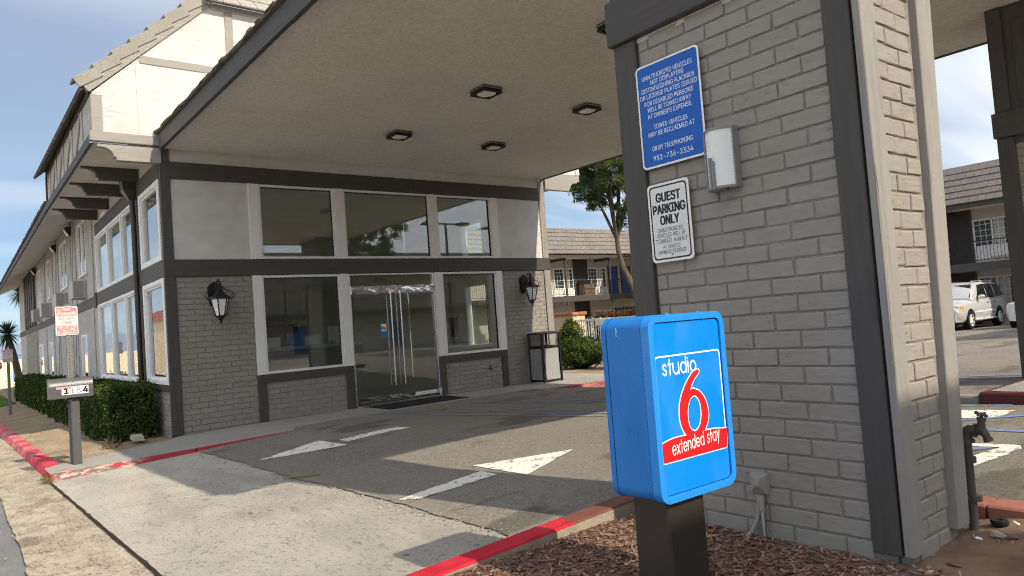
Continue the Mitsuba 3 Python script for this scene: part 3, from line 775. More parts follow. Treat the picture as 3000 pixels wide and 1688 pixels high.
# upper gable wall and its timbers, over the canopy
gp = Polygon([(-1.06, 5.42), (-1.06, 6.13), (.98, 8.08), (9.6, 8.08), (9.6, 5.25), (.02, 5.25), (.02, 5.42)])
obj('gable_wall', tf(extr(gp, .16), frame_m((-.15, 0, 0), (0, 1, 0), (0, 0, 1))), 'm_stucco', OFF)
obj('gable_timber', cb(-.06, .05, -1.13, .028, 5.262, 5.435, .008), 'm_trim_grey', OFF)
obj('gable_timber', cb(-.06, .030, -1.09, -.91, 5.437, 6.09, .006), 'm_trim_grey', OFF)
obj('gable_timber', cb(-.06, .024, -.345, -.205, 5.437, 6.76, .004), 'm_stucco', OFF, label='white painted stud in the gable')
obj('gable_timber', tf(cb(-.06, .028, -.28, 1.29, 6.77, 6.915, .005), np.eye(4)), 'm_trim_grey', OFF)
obj('gable_timber', cb(-.06, .034, 1.29, 1.44, 5.5, 8.05, .005), 'm_trim_grey', OFF)
obj('gable_timber', cb(-.06, .060, 1.02, 9.6, 8.052, 8.165, .005), 'm_trim_grey', OFF)
rl = math.hypot(2.10, 1.96); ra = math.atan2(1.96, 2.10)
RK = frame_m((0, -1.09, 6.13), (0, math.cos(ra), math.sin(ra)), (0, -math.sin(ra), math.cos(ra)))   # x along the rake, y square to it, z = +x of the world
obj('rake_board', tf(cb(-.02, rl+.02, .0, .125, -.08, .05, .006), RK), 'm_trim_grey', OFF)
lroof = obj('street_roof', tf(bx(-.1, rl, .10, .15, -7.74, .02), RK), 'm_tile_edge', OFF)
for i in range(8):
    a = -.10+i*.415
    m = cat(cb(0, .455, .085, .275, .035, .075, .006), cb(0, .455, .235, .275, -.30, .075, .006))
    m = tf(m, frame_m((a, .055, .0), (math.cos(-.155), math.sin(-.155), 0), (-math.sin(-.155), math.cos(-.155), 0)))
    obj('rake_tile', tf(m, RK), 'm_tile', lroof)
# hip roof facing the drive, above the top timber
HP = frame_m((.22, 1.0, 8.15), (0, 1, 0), (-.72, 0, .694))
hr = obj('drive_roof', tf(bx(-.1, 9, 0, 4.2, -.05, -.01), HP), 'm_tile_edge', OFF)
for r in range(4):
    for c in range(12 if r < 3 else 8):
        a = -.12+c*.335+(r % 2)*.1675
        if a > 4.0: continue
        m = tf(cb(a+.003, a+.330, r*.40-.04, r*.40+.44, 0, .032, .006), trimesh.transformations.rotation_matrix(-.05, [1, 0, 0], [0, r*.40, 0]))
        obj('roof_tile', tf(m, HP), 'm_tile', hr)
hipn = tube([[.16, .95, 8.20], [-2.6, 3.7, 10.86]], .11, 8)
obj('hip_tiles', hipn, 'm_tile', hr)

# ------------------------------------------------------------------ the street front
sf = obj('street_wall', cat(*[L(bx(-a[1], -a[0], -.0, .16, a[2], a[3])) for a in [(.13, 2.0, 4.62, 5.3), (8.0, 38.8, 2.86, 6.1), (8.0, 38.8, -.6, 2.9), (.0, 8.0, 4.98, 5.5)]]), 'm_stucco_grey', OFF)
obj('brick_knee', L(bx(-7.9, -.15, .012, .16, -.6, .77)), 'm_mortar', OFF)
put_bricks(obj('knee_wall', L(bx(-2.4, -2.39, .02, .1, -.3, .5)), 'm_mortar', OFF), [m for m in lay(-2.3, -.16, -.12, .755, 2.845, 0, RL, ref=-.16)])
obj('knee_brickwork', join_bricks(lay(-7.9, -2.45, -.3, .755, 2.845, 0, RL, ref=-.16)), 'm_brick', OFF, kind='stuff')
obj('corner_board', cat(Lb(.0, .075, -.02, .028, -.10, .80), Lb(.0, .12, -.02, .024, .80, 2.85), Lb(.0, .13, -.02, .024, 3.172, 5.25)), 'm_trim_up', OFF)
obj('street_beam', Lb(.04, 8.02, -.02, .046, 2.853, 3.173, .006), 'm_trim_flat', OFF)
obj('street_beam', Lb(8.02, 8.34, -.02, .075, 2.80, 3.20, .006), 'm_trim_flat', OFF)
obj('street_beam', Lb(8.34, 38.9, -.02, .036, 2.865, 3.13, .006), 'm_trim_flat', OFF)
obj('street_beam', Lb(.13, 7.95, -.02, .034, 4.70, 5.02, .006), 'm_trim_flat', OFF)
obj('street_beam', Lb(.075, 7.95, -.02, .040, .768, .89, .006), 'm_trim_flat', OFF)


def sash(u0, u1, z0, z1, div, m='m_vinyl', tr=.09, blinds=False, q=-.02):
    """a street-front window: white casing, frame, panes between the uprights div; vertical blinds hang behind some"""
    w = sub(OFF, 'street_window')
    for bq in (Lb(u0, u0+tr, -.02, .045, z0, z1, .003), Lb(u1-tr, u1, -.02, .045, z0, z1, .003), Lb(u0+tr, u1-tr, -.02, .040, z1-tr*.7, z1, .003), Lb(u0+tr, u1-tr, -.02, .055, z0, z0+tr*.7, .003)): obj('casing_board', bq, 'm_white_trim', w)
    a, b = u0+tr, u1-tr
    cuts = [a]+list(div)+[b]
    for c in div: obj('mullion', Lb(c-.055, c+.055, -.02, .042, z0+.06, z1-.06, .003), 'm_white_trim', w)
    for l, r in zip(cuts[:-1], cuts[1:]):
        l2, r2 = l+(.055 if l != a else .0), r-(.055 if r != b else .0)
        zz0, zz1 = z0+tr*.7, z1-tr*.7
        obj('frame', cat(Lb(l2, l2+.04, -.04, .012, zz0, zz1, .002), Lb(r2-.04, r2, -.04, .012, zz0, zz1, .002), Lb(l2+.04, r2-.04, -.04, .011, zz0, zz0+.04, .002), Lb(l2+.04, r2-.04, -.04, .011, zz1-.04, zz1, .002)), m, w)
        obj('pane', L(trimesh.Trimesh([[-l2-.03, -q, zz0+.03], [-r2+.03, -q, zz0+.03], [-r2+.03, -q, zz1-.03], [-l2-.03, -q, zz1-.03]], [[0, 1, 2], [0, 2, 3]], process=False)), 'm_glass_clear', w)
        if blinds:
            n = int((r2-l2)/.115); ms = []
            for i in range(n):
                uu = l2+.05+i*.115+rng.normal(0, .004)
                ms.append(L(tf(bx(-.045, .045, -.001, .001, zz0+.06, zz1-.03), rotz(-52+rng.normal(0, 7), (0, 0, 0))).apply_translation([-uu, .12, 0])))
            obj('blind', cat(ms), 'm_blind', w)
        else:
            obj('curtain_or_dark_back', Lb(l2, r2, .001, .006, zz0, zz1, .001), 'm_far_glass', w)  # dark backing sheet over the wall, standing in for the unlit room
    return w


sash(.14, 1.98, 3.175, 4.69, [], tr=.13, blinds=True)
sash(2.55, 7.92, 3.175, 4.70, [4.12, 6.02], blinds=True)
sash(.06, 1.95, .89, 2.85, [], tr=.13, blinds=True)
sash(2.55, 7.92, .89, 2.85, [3.95, 5.85], blinds=True)
obj('bay_post', cat(Lb(1.98, 2.54, -.02, .02, 3.175, 4.70), Lb(1.96, 2.54, -.02, .02, .89, 2.85)), 'm_trim_up', OFF)
for u0, u1 in ((9.75, 11.5), (14.4, 16.45), (24.0, 26.0)):
    sash(u0, u1, 3.88, 5.52, [(u0+u1)/2], tr=.07, q=.009)
sash(20.1, 21.2, 3.90, 5.5, [], tr=.07, q=.009)
for u0, u1 in ((10.2, 11.5), (14.0, 14.7), (19.9, 21.4), (23.9, 26.1)):
    sash(u0, u1, .72, 2.15, [], tr=.08, q=.009)
for u in (8.7, 12.3, 13.5, 17.3, 19.3, 22.4, 26.7):
    obj('batten', Lb(u-.09, u+.09, -.02, .03, 3.14, 5.9), 'm_stucco_grey', OFF)
    obj('batten', Lb(u-.09+.2, u+.09+.2, -.02, .03, -.3, 2.86), 'm_stucco_grey', OFF)
for u, du in ((12.7, .9), (17.7, .9), (22.5, .7)):
    for z0, z1 in ((3.14, 5.8), (-.2, 2.86)):
        m = tf(cb(-.07, .07, -.028, .02, 0, math.hypot(du, z1-z0), .003), trimesh.transformations.rotation_matrix(math.atan2(du, z1-z0), [0, 1, 0]))
        m.apply_translation([-u-du, 0, z0])
        obj('brace', L(m), 'm_stucco_grey', OFF)
for i in range(5):
    obj('louvre_slat', Lb(27.4+i*1.35, 28.15+i*1.35, -.02, .10, 3.14, 5.9), 'm_trim_up', OFF)
bw = obj('brick_panel', Lb(27.2, 33.9, -.02, .03, -.5, 2.82), 'm_mortar', OFF)
obj('brickwork', join_bricks(lay(-33.9, -27.2, -.5, 2.82, 2.845, 0, RL @ trimesh.transformations.translation_matrix([0, -.045, 0]), ref=-27.2)), 'm_brick', bw, kind='stuff')
obj('end_wall', L(bx(-38.9, -38.7, .0, 14, -.6, 6.1)), 'm_stucco_grey', OFF)


# eaves: a box soffit over the corner bay, then the sloping soffit of the long wing
def sweepL(us, prof):
    """profile points (w, z) as functions of u, swept along the street front"""
    V = []; n = len(prof(us[0]))
    for u in us: V += [[-u, -w, z] for w, z in prof(u)]
    F = []
    for i in range(len(us)-1):
        for k in range(n-1):
            a = i*n+k; F += [[a, a+1, a+n+1], [a, a+n+1, a+n]]
    m = trimesh.Trimesh(V, F, process=False)
    return L(m)


def ez(u): return 5.21+.14*np.clip(u/8, 0, 1)+.07*np.clip((u-8)/24, 0, 1)


us1, us2 = np.linspace(-.055, 7.75, 12), np.linspace(7.75, 39.6, 30)
obj('eave_soffit', cat(sweepL(us1, lambda u: [(-.02, ez(u)+.02), (1.09, ez(u)+.02)]), sweepL(us2, lambda u: [(-.02, ez(u)+.52*min(1, (u-7.75)/1.0)+.03), (1.09, ez(u)+.02)])), 'm_soffit', OFF)
obj('eave_board', sweepL(np.concatenate([us1, us2[1:]]), lambda u: [(1.08, ez(u)+.02), (1.08, ez(u)), (1.13, ez(u)), (1.13, ez(u)+.17), (1.08, ez(u)+.17)]), 'm_trim_flat', OFF)
obj('bay_panel', sweepL(us1, lambda u: [(1.09, ez(u)+.16), (1.09, ez(u)+1.0)]), 'm_stucco_grey', OFF)
for i, (u, du) in enumerate([(1.0, 0), (1.15, .9), (2.5, 0), (2.6, 1.0), (4.0, 0), (4.1, .9), (5.4, 0), (5.5, .9), (6.8, 0)]):
    m = tf(cb(-.075, .075, -.025, .0, 0, math.hypot(du, .66), .003), trimesh.transformations.rotation_matrix(math.atan2(du, .66), [0, 1, 0]))
    m.apply_translation([-u-du, -1.09, ez(u)+.17])
    obj('bay_timber', L(m), 'm_trim_grey' if i % 2 else 'm_stucco_grey', OFF)
obj('bay_timber', sweepL(us1, lambda u: [(1.085, ez(u)+.86), (1.12, ez(u)+.86), (1.12, ez(u)+1.02), (1.085, ez(u)+1.02)]), 'm_trim_flat', OFF)
obj('bay_timber', Lb(7.62, 7.76, 1.07, 1.125, ez(7.7)+.17, ez(7.7)+.86), 'm_trim_up', OFF)
obj('bay_end', L(bx(-7.76, -7.70, -1.09, 1.2, ez(7.7)+.1, ez(7.7)+1.0)), 'm_stucco_grey', OFF)


def tile_edge(us, zf, w, th=.06, seed=0):
    r = np.random.default_rng(seed); ms = []
    for u in np.arange(us[0], us[1], .33):
        ms.append(L(cb(-u-.325, -u, -w-.05-r.uniform(0, .02), -w+.08, zf(u)+r.uniform(0, .02), zf(u)+th+r.uniform(0, .02), .008)))
    return cat(ms)


obj('eave_tiles', cat(tile_edge((.0, 7.8), lambda u: ez(u)+1.02, 1.12), tile_edge((7.8, 39.6), lambda u: ez(u)+.175, 1.12, seed=3)), 'm_tile_edge', OFF, kind='stuff')
obj('wing_roof', sweepL(us2, lambda u: [(1.13, ez(u)+.2), (-2.6, ez(u)+3.4), (-2.6, ez(u))]), 'm_tile', OFF)


# carved brackets under the bay
def bracket(w1=1.02):
    prof = [(0, 0), (w1, 0), (w1, -.045), (w1-.06, -.045)]
    prof += [(w1-.06-.20*math.sin(t), -.045-.17*(1-math.cos(t))-.0) for t in np.linspace(.15, 1.5, 8)]
    prof += [(w1-.30, -.215), (w1-.30, -.27), (0, -.27)]
    return extr(Polygon(prof).buffer(0), .14)


for i, u in enumerate((-.06, 2.05, 3.85, 5.75, 7.6)):
    m = tf(bracket(), frame_m((-u-.0, 0, ez(u)+(.035 if i else .0)), (0, -1, 0), (0, 0, 1)))
    m.apply_translation([.07 if i else .0, 0, 0])
    obj('bracket', L(m), 'm_trim_flat' if i else 'm_trim_grey', OFF)

# ================================================================== the canopy over the drive
CAN = thing('drive_canopy', 'broad canopy with rough tan stucco soffit spanning from the office to the brick pillars', 'canopy')
CX1, CY0, CY1 = 12.98, .03, 9.14
xs_, ys_ = np.linspace(.02, CX1, 90), np.linspace(CY0, CY1, 60)
obj('soffit', ngrid(lambda x, y: 5.225+.010*(meshkit.fbm(np.stack([x*.8, y*.8, 0*x], -1), 3)-.5), xs_, ys_), 'm_soffit', CAN, smooth=True)
obj('fascia', cb(.10, 6.38, -.035, .03, 5.18, 5.46, .006), 'm_trim_flat', CAN)
obj('fascia', cb(6.385, CX1+.04, -.037, .03, 5.17, 5.46, .006), 'm_trim_flat', CAN)
obj('fascia', cb(CX1, CX1+.05, .03, CY1, 5.18, 5.46, .006), 'm_trim_flat', CAN)
obj('fascia', cb(.02, CX1+.04, CY1, CY1+.05, 5.20, 5.46, .006), 'm_trim_up', CAN)
r = np.random.default_rng(5); ms = []
for x in np.arange(.02, CX1+.1, .165):
    for k in range(2):
        ms.append(cb(x+r.uniform(0, .02), x+.16+r.uniform(0, .02), -.085-k*.0+r.uniform(-.02, .015), .35, 5.462+k*.028+r.uniform(0, .006), 5.485+k*.030+r.uniform(0, .012), .006))
obj('tile_edge', cat(ms), 'm_tile_edge', CAN, kind='stuff')
# low hip of tiles above
hv = [(-.0, -.08, 5.50), (CX1+.1, -.08, 5.50), (CX1+.1, CY1+.1, 5.50), (0, CY1+.1, 5.50), (0.02, 4.6, 6.15), (CX1-4.2, 4.6, 6.15)]
obj('roof', trimesh.Trimesh(hv, [[0, 1, 5], [0, 5, 4], [1, 2, 5], [2, 3, 4], [2, 4, 5], [0, 3, 2], [0, 2, 1]], process=False), 'm_tile', CAN)

NAMES = [['ceiling light nearest the office door wall, front row', 'ceiling light nearest the office wall, rear row'], ['ceiling light in the middle of the front row', 'ceiling light in the middle of the rear row'], ['ceiling light half hidden behind the pillar beam', 'ceiling light in the rear row hidden behind the pillar']]
for i, x in enumerate((2.62, 5.36, 8.16)):
    for j, y in enumerate((3.52, 5.70)):
        if i == 2 and j == 1: continue
        lt = thing('ceiling_light', 'square black rimmed '+NAMES[i][j], 'ceiling light', 'square ceiling lights under the canopy')
        h = .185
        obj('housing', cb(x-h, x+h, y-h, y+h, 5.165, 5.232, .02), 'm_black_metal', lt)
        obj('rim', cat(cb(x-h-.008, x+h+.008, y-h-.008, y+h+.008, 5.185, 5.205, .008)), 'm_grey_metal', lt)
        obj('housing', cat(cb(x-h, x+h, y-h, y-h+.035, 5.125, 5.166, .01), cb(x-h, x+h, y+h-.035, y+h, 5.125, 5.166, .01), cb(x-h, x-h+.035, y-h+.03, y+h-.03, 5.125, 5.166, .01), cb(x+h-.035, x+h, y-h+.03, y+h-.03, 5.125, 5.166, .01)), 'm_black_metal', lt)
        dome = trimesh.creation.icosphere(subdivisions=2, radius=1.0); dome.apply_scale([h-.03, h-.03, .035]); dome.apply_translation([x, y, 5.150])
        obj('diffuser', dome, 'm_frost', lt, smooth=True)


# ================================================================== pillars
def lean_box(y0):
    m = bx(12.44, 12.489, y0+.03, y0+.79, .05, 3.44); v = m.vertices; v[:, 1] = y0+(v[:, 1]-y0)*(1-.075*(3.3-v[:, 2])); return m


def pillar(label, front, y0, mir):
    """front: the pillar with its own bricks near the camera. y0: the face towards the street; mir: depth direction of its long axis"""
    P = thing('brick_pillar', label, 'pillar')
    y1 = y0+.84
    core = obj('core', bx(10.95, 12.43, y0+.009, y1-(.20 if front else 0), .0, 3.45), 'm_mortar', P)
    my = rotz(0); my[1, 3] = y0
    if front:
        fr = obj('street_face', bx(10.96, 12.40, y0+.0105, y0+.05, .05, 3.44), 'm_mortar', P)
        put_bricks(fr, lay(11.012, 12.318, .10, 3.432, 3.1256, 0, my, ref=12.318+BL/2, gap=.012))
        mq = rotz(90); mq[0, 3] = 12.500
        sd = obj('side_face', lean_box(y0), 'm_mortar', P)
        sb_ = lay(y0+.152, y0+.632, .10, 3.432, 3.1256, 1, mq, ref=y0+.600, gap=.012)
        for m in sb_:
            f = 1-.075*(3.3-m[2, 3]); m[1, :3] *= f; m[1, 3] = y0+(m[1, 3]-y0)*f
        put_bricks(sd, sb_)
        def lean(m):
            v = m.vertices; f = 1-.075*(3.3-v[:, 2]); v[:, 1] = np.where(v[:, 1] > y0, y0+(v[:, 1]-y0)*f, v[:, 1]); return m
        foot = meshkit.fbm(np.array([[1.0, 2, 3]]), 2)
        fm = trimesh.creation.icosphere(subdivisions=3, radius=1.0); fm.apply_scale([.86, .44, .035]); fm.apply_translation([11.7, y0+.45, .185])
        fm.vertices += (meshkit.fbm(fm.vertices*9, 3)[:, None]-.5)*.03
        obj('footing', fm, 'm_soil', P, smooth=True)
        obj('edge_board', cb(10.812, 11.006, y0-.028, y0+.05, .04, 3.428, .006), 'm_trim_up', P)
        obj('edge_board', cb(10.83, 10.95, y0+.0, y1-.16, .04, 3.428, .006), 'm_trim_up', P)
        obj('edge_board', cb(12.320, 12.464, y0-.026, y0+.03, .235, 3.428, .005), 'm_trim_up', P)
        obj('corner_post', lean(cb(12.478, 12.524, y0-.022, y0+.146, .235, 3.428, .006)), 'm_post_grey', P, label='cracked grey timber at the sunlit corner')
        obj('corner_post', lean(cb(12.39, 12.535, y0+.660, y0+.855, .26, 3.428, .006)), 'm_post_grey', P, label='grey timber on the side away from the street')
    else:
        obj('brickwork', join_bricks(lay(11.012, 12.318, .2, 3.432, 3.1256, 0, my, ref=12.318, gap=.012)), 'm_brick', P, kind='stuff')
        obj('edge_board', cb(10.812, 11.006, y0-.028, y0+.05, .3, 3.50, .006), 'm_trim_up', P)
        obj('edge_board', cb(10.83, 10.87, y0, y1, .3, 3.50, .006), 'm_trim_up', P)
        obj('edge_board', cb(12.320, 12.48, y0-.026, y0+.03, .3, 3.50, .006), 'm_trim_up', P)
    dz = 0 if front else .075
    obj('beam', cb(10.785, 12.545, y0-.064, y0+.02, 3.43+dz, 3.745+dz*1.2, .008), 'm_trim_flat', P)
    obj('beam', cb(12.50, 12.56, y0+.02, y1+.02, 3.43+dz, 3.745+dz, .008), 'm_trim_flat', P)
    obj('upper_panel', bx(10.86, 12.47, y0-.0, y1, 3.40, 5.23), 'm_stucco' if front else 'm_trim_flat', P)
    obj('upper_board', cb(10.825, 11.0, y0-.040, y0+.03, 3.748+dz*1.2, 5.22, .006), 'm_trim_up', P)
    obj('upper_board', cb(11.10, 12.38, y0-.02, y0+.0, 3.86+dz, 5.0, .006), 'm_trim_up', P)
    obj('upper_board', cb(12.40, 12.53, y0-.040, y0+.05, 3.748+dz*1.2, 5.22, .006), 'm_trim_up', P)
    return P


pillar('big brick pillar with timber edges carrying two notices and a wall lamp', True, .524, 1)
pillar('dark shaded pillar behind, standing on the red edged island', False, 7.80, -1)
# its island
IS = obj('traffic_island', cat(cb(11.015, 15.2, 5.72, 9.4, .15, .412, .02)), 'm_kerb_maroon')
labels[IS] = {'label': 'dark red painted kerbed island under the rear pillar', 'category': 'traffic island', 'kind': 'structure'}
k = obj('traffic_island', cat(cb(9.9, 11.012, 5.725, 5.92, .15, .366, .02)), 'm_walk'); labels[k] = {'label': 'unpainted grey kerb beside the dark red island', 'category': 'kerb', 'kind': 'structure'}
k = obj('island_top', drape(Polygon([(11.10, 5.82), (15.1, 5.82), (15.1, 9.3), (11.10, 9.3)]), lambda x, y: 0*x+.418, 1), 'm_walk'); labels[k] = {'label': 'grey concrete top of the red island', 'category': 'pavement', 'kind': 'structure'}


# ================================================================== lettering
def words(txt, h, wide=1.0, bold=False, width=None):
    """a line of capitals as a mesh in xy, centred on x, baseline at 0"""
    m = meshkit.text_mesh(txt, h, depth=.0012, bold=bold)
    m.apply_scale([wide, 1, 1])
    if bold:
        m = cat(m, m.copy().apply_translation([h*.055, 0, .00025]), m.copy().apply_translation([-h*.055, 0, .0005]))
    if width: m.apply_scale([width/(m.bounds[1][0]-m.bounds[0][0]), 1, 1])
    m.apply_translation([-(m.bounds[0][0]+m.bounds[1][0])/2, 0, 0])
    return m


def rrect(w, h, r): return sbox(-w/2+r, -h/2+r, w/2-r, h/2-r).buffer(r, quad_segs=6)


def notice(key, w, h, M, face, edge, lines, ink, rad=.03, border=None, band=None, back='m_sign_back'):
    """a sheet metal notice. lines: (text, baseline from the centre, cap height, width). M: sheet coordinates into the world, z out of the face"""
    obj('plate', tf(extr(rrect(w, h, rad), .003), M), edge, key)
    obj('face', tf(extr(rrect(w-.026, h-.026, rad-.010), .0012), M @ trimesh.transformations.translation_matrix([0, 0, .003])), face, key)
    if border:
        b = rrect(w-border[0]*2, h-border[0]*2, rad).difference(rrect(w-border[1]*2, h-border[1]*2, rad*.8))
        obj('border', tf(extr(b, .0010), M @ trimesh.transformations.translation_matrix([0, 0, .0042])), ink, key)
    ms = []
    for t, y, hh, ww, *o in lines:
        ms.append(words(t, hh, width=ww, bold=bool(o)).apply_translation([0, y, 0]))
    obj('lettering', tf(cat(ms), M @ trimesh.transformations.translation_matrix([0, 0, .0042])), ink, key)


MP = frame_m((0, .490, 0), (1, 0, 0), (0, 0, 1)); MP[:3, 2] = [0, -1, 0]


def at_p(x, z): return frame_m((x, .492, z), (1, 0, 0), (0, 0, 1))


k = thing('towing_notice', 'blue metal notice with white lettering on unauthorized vehicles, upper one on the pillar', 'sign')
Hb, Wb = .70, .520
yy = lambda f: Hb/2-f*Hb
notice(k, Wb, Hb, at_p(11.262, 2.866) @ rotz(0), 'm_blue_sign', 'm_letter_white',
       [('UNAUTHORIZED VEHICLES', yy(.150), .030, .415), ('NOT DISPLAYING', yy(.207), .030, .275), ('DISTINGUISHING PLACARDS', yy(.270), .030, .435), ('OR LICENSE PLATES ISSUED', yy(.332), .030, .470), ('FOR DISABLED PERSONS', yy(.400), .030, .400),
        ('WILL BE TOWED AWAY', yy(.462), .030, .360), ("AT OWNER'S EXPENSE.", yy(.525), .030, .365), ('TOWED VEHICLES', yy(.635), .030, .275), ('MAY BE RECLAIMED AT', yy(.700), .030, .380), ('OR BY TELEPHONING', yy(.838), .030, .335), ('951-736-2334', yy(.935), .034, .325)], 'm_letter_white', rad=.035)
obj('screw', tf(cat(lathe([(0, 0), (.007, 0), (.006, .003), (0, .004)], 10, (0, yy(.145), .004)), lathe([(0, 0), (.007, 0), (.006, .003), (0, .004)], 10, (.0, yy(.86), .004))), at_p(11.262, 2.866)), 'm_dark', k)
k = thing('parking_notice', 'white metal notice with bold black lettering for guest parking, lower one on the pillar', 'sign')
Hg, Wg = .522, .342
yy = lambda f: Hg/2-f*Hg
notice(k, Wg, Hg, at_p(11.190, 2.146), 'm_white', 'm_letter_white',
       [('GUEST', yy(.235), .058, .205, 1), ('PARKING', yy(.385), .058, .270, 1), ('ONLY', yy(.528), .058, .160, 1), ('UNAUTHORIZED', yy(.625), .028, .205), ('VEHICLES WILL BE', yy(.690), .027, .235), ('TOWED AWAY', yy(.765), .031, .265), ('AT VEHICLE', yy(.835), .026, .145), ('OWNERS EXPENSE', yy(.900), .026, .230)], 'm_letter_black', rad=.028, border=(.016, .026))
obj('screw', tf(cat(lathe([(0, 0), (.006, 0), (.005, .003), (0, .004)], 10, (.0, yy(.145), .004)), lathe([(0, 0), (.006, 0), (.005, .003), (0, .004)], 10, (.0, yy(.915), .004))), at_p(11.190, 2.146)), 'm_dark', k)

# curved wall lamp
k = thing('wall_lamp', 'white glass wall lamp with grey metal edges beside the blue notice', 'wall lamp')
cxl, z0, z1 = 11.625, 2.275, 2.640


def arc(r_, n=14, w=.098):
    t = np.linspace(-1, 1, n); return np.column_stack([w*t, -r_*(1-t*t)])


outer = np.vstack([arc(.062), [(.098, .035), (-.098, .035)]])
gl = extr(Polygon(outer).buffer(0), z1-z0-.02); gl.apply_translation([cxl, .475, z0+.01])
obj('glass', gl, 'm_frost', k, smooth=30)
for z in (z0-.003, z1-.012):
    o2 = np.vstack([arc(.070, w=.106), [(.106, .047), (-.106, .047)]])
    m = extr(Polygon(o2).buffer(0), .015); m.apply_translation([cxl, .475, z]); obj('band', m, 'm_grey_metal', k, smooth=30)
obj('side', cat(cb(cxl+.098, cxl+.107, .462, .524, z0, z1, .002), cb(cxl-.107, cxl-.098, .462, .524, z0, z1, .002)), 'm_grey_metal', k)
obj('bar', cat(cb(cxl-.034, cxl-.020, .392, .418, z0-.008, z0+.190, .003), cb(cxl-.018, cxl-.002, .394, .42, z0-.012, z0+.168, .003)), 'm_grey_metal', k)
obj('knob', lathe([(0, -.018), (.009, -.018), (.009, 0), (0, 0)], 12, (cxl+.05, .45, z0)), 'm_black_metal', k)

# junction box and its conduits low on the pillar
k = thing('junction_box', 'grey painted junction box low on the pillar with a bent conduit', 'junction box')
jb = trimesh.convex.convex_hull(np.array([[x, y, z] for x, y, z in [(11.612, .525, .44), (11.732, .525, .44), (11.612, .525, .565), (11.732, .525, .565), (11.616, .50, .445), (11.728, .50, .445), (11.616, .50, .56), (11.728, .50, .56), (11.672, .455, .50), (11.70, .455, .50), (11.672, .458, .54), (11.70, .458, .54)]]))
obj('box', jb, 'm_box_paint', k)
t = np.linspace(0, 1, 14)
obj('conduit', tube(np.column_stack([11.66-.0*t-.16*t**3, .505-.06*t**2, .44-.33*t]), .014, 10), 'm_box_paint', k, smooth=True)
obj('conduit', tube([[11.682, .505, .44], [11.684, .50, .36], [11.688, .495, .33]], [.016, .016, .014], 10), 'm_box_paint', k, smooth=True)
obj('ground_rod', cat(tube([[11.688, .49, .345], [11.70, .48, .08]], .013, 8)), 'm_galv', k, smooth=True)

# lit studio box sign
S = thing('box_sign', 'bright blue box sign with rounded corners on a dark brown post', 'sign')
sx0, sx1, sy0, sy1, sz0, sz1 = 11.665, 11.97, -.702, -.122, .668, 1.546
sw_, sh_ = sy1-sy0, sz1-sz0
MS = frame_m((sx0, (sy0+sy1)/2, (sz0+sz1)/2), (0, 1, 0), (0, 0, 1))          # x to the right over the face, y up, z out of the face


def ring(w, h, r, hole, d, z):
    m = extr(rrect(w, h, r).difference(rrect(w-2*hole, h-2*hole, max(r-hole, .01))), d); m.apply_translation([0, 0, z]); return m


D_ = sx1-sx0
obj('shell', tf(extr(rrect(sw_-.006, sh_-.006, .062), D_-.052).apply_translation([0, 0, .030]), MS), 'm_blue_side', S, smooth=35)
obj('rim', tf(ring(sw_, sh_, .065, .034, .048, D_-.046), MS), 'm_blue_rim', S, smooth=35)
obj('rim', tf(ring(sw_, sh_, .065, .034, .030, 0), MS), 'm_blue_side', S, smooth=35)
obj('face', tf(extr(rrect(sw_-.050, sh_-.050, .045), .004).apply_translation([0, 0, D_-.012]), MS), 'm_blue_face', S)
sc = []
for z in (-.34, -.02, .32):
    for d in (.016, D_-.030):
        sc.append(tf(lathe([(0, 0), (.0065, 0), (.005, .004), (0, .005)], 8), MS @ frame_m((-sw_/2-.000, z, d), (0, 1, 0), (0, 0, 1)) @ np.diag([1, 1, -1, 1])))
for y_ in (-.12, .12): sc.append(tf(lathe([(0, 0), (.0065, 0), (.005, .005), (0, .006)], 8), MS @ frame_m((y_, sh_/2, D_-.025), (0, 0, 1), (1, 0, 0))))
obj('screw', cat(sc), 'm_blue_rim', S, kind='stuff')
for zq in (.0295, D_-.0495): obj('seam', tf(ring(sw_-.003, sh_-.003, .0635, .01, .0035, zq), MS), 'm_blue_seam', S)
obj('gasket', tf(ring(sw_-.066, sh_-.066, .034, .005, .0015, D_-.008), MS), 'm_blue_seam', S)
obj('scratch', tf(cat(bx(-.001, .0012, .045, .085, -.0008, .0004), bx(.003, .0042, .060, .078, -.0008, .0004)), frame_m((11.765, sy0+.0025, sz1-.135), (1, 0, 0), (0, 0, 1))), 'm_letter_white', S)
post = obj('post', cb(11.70, 11.925, -.610, -.335, .10, .68, .01), 'm_bronze', S)

# the printed panel: traced in panel coordinates a (0..1 right), b (0..1 down)
pts_px = np.array([(375, 345), (703, 305), (747, 808), (420, 890)], float); pts_ab = np.array([(0, 0), (1, 0), (1, 1), (0, 1)], float)
A = []
for (x, y), (a, b) in zip(pts_px, pts_ab):
    A += [[x, y, 1, 0, 0, 0, -a*x, -a*y], [0, 0, 0, x, y, 1, -b*x, -b*y]]
hh = np.linalg.solve(np.array(A), pts_ab.ravel()); Hm = np.append(hh, 1).reshape(3, 3)


def ab(p):
    q = np.column_stack([np.asarray(p, float), np.ones(len(p))]) @ Hm.T
    return q[:, :2]/q[:, 2:]


PW, PH = .500, .500


def pan(p): return np.column_stack([(p[:, 0]-.5)*PW, .5*PH-p[:, 1]*PH])


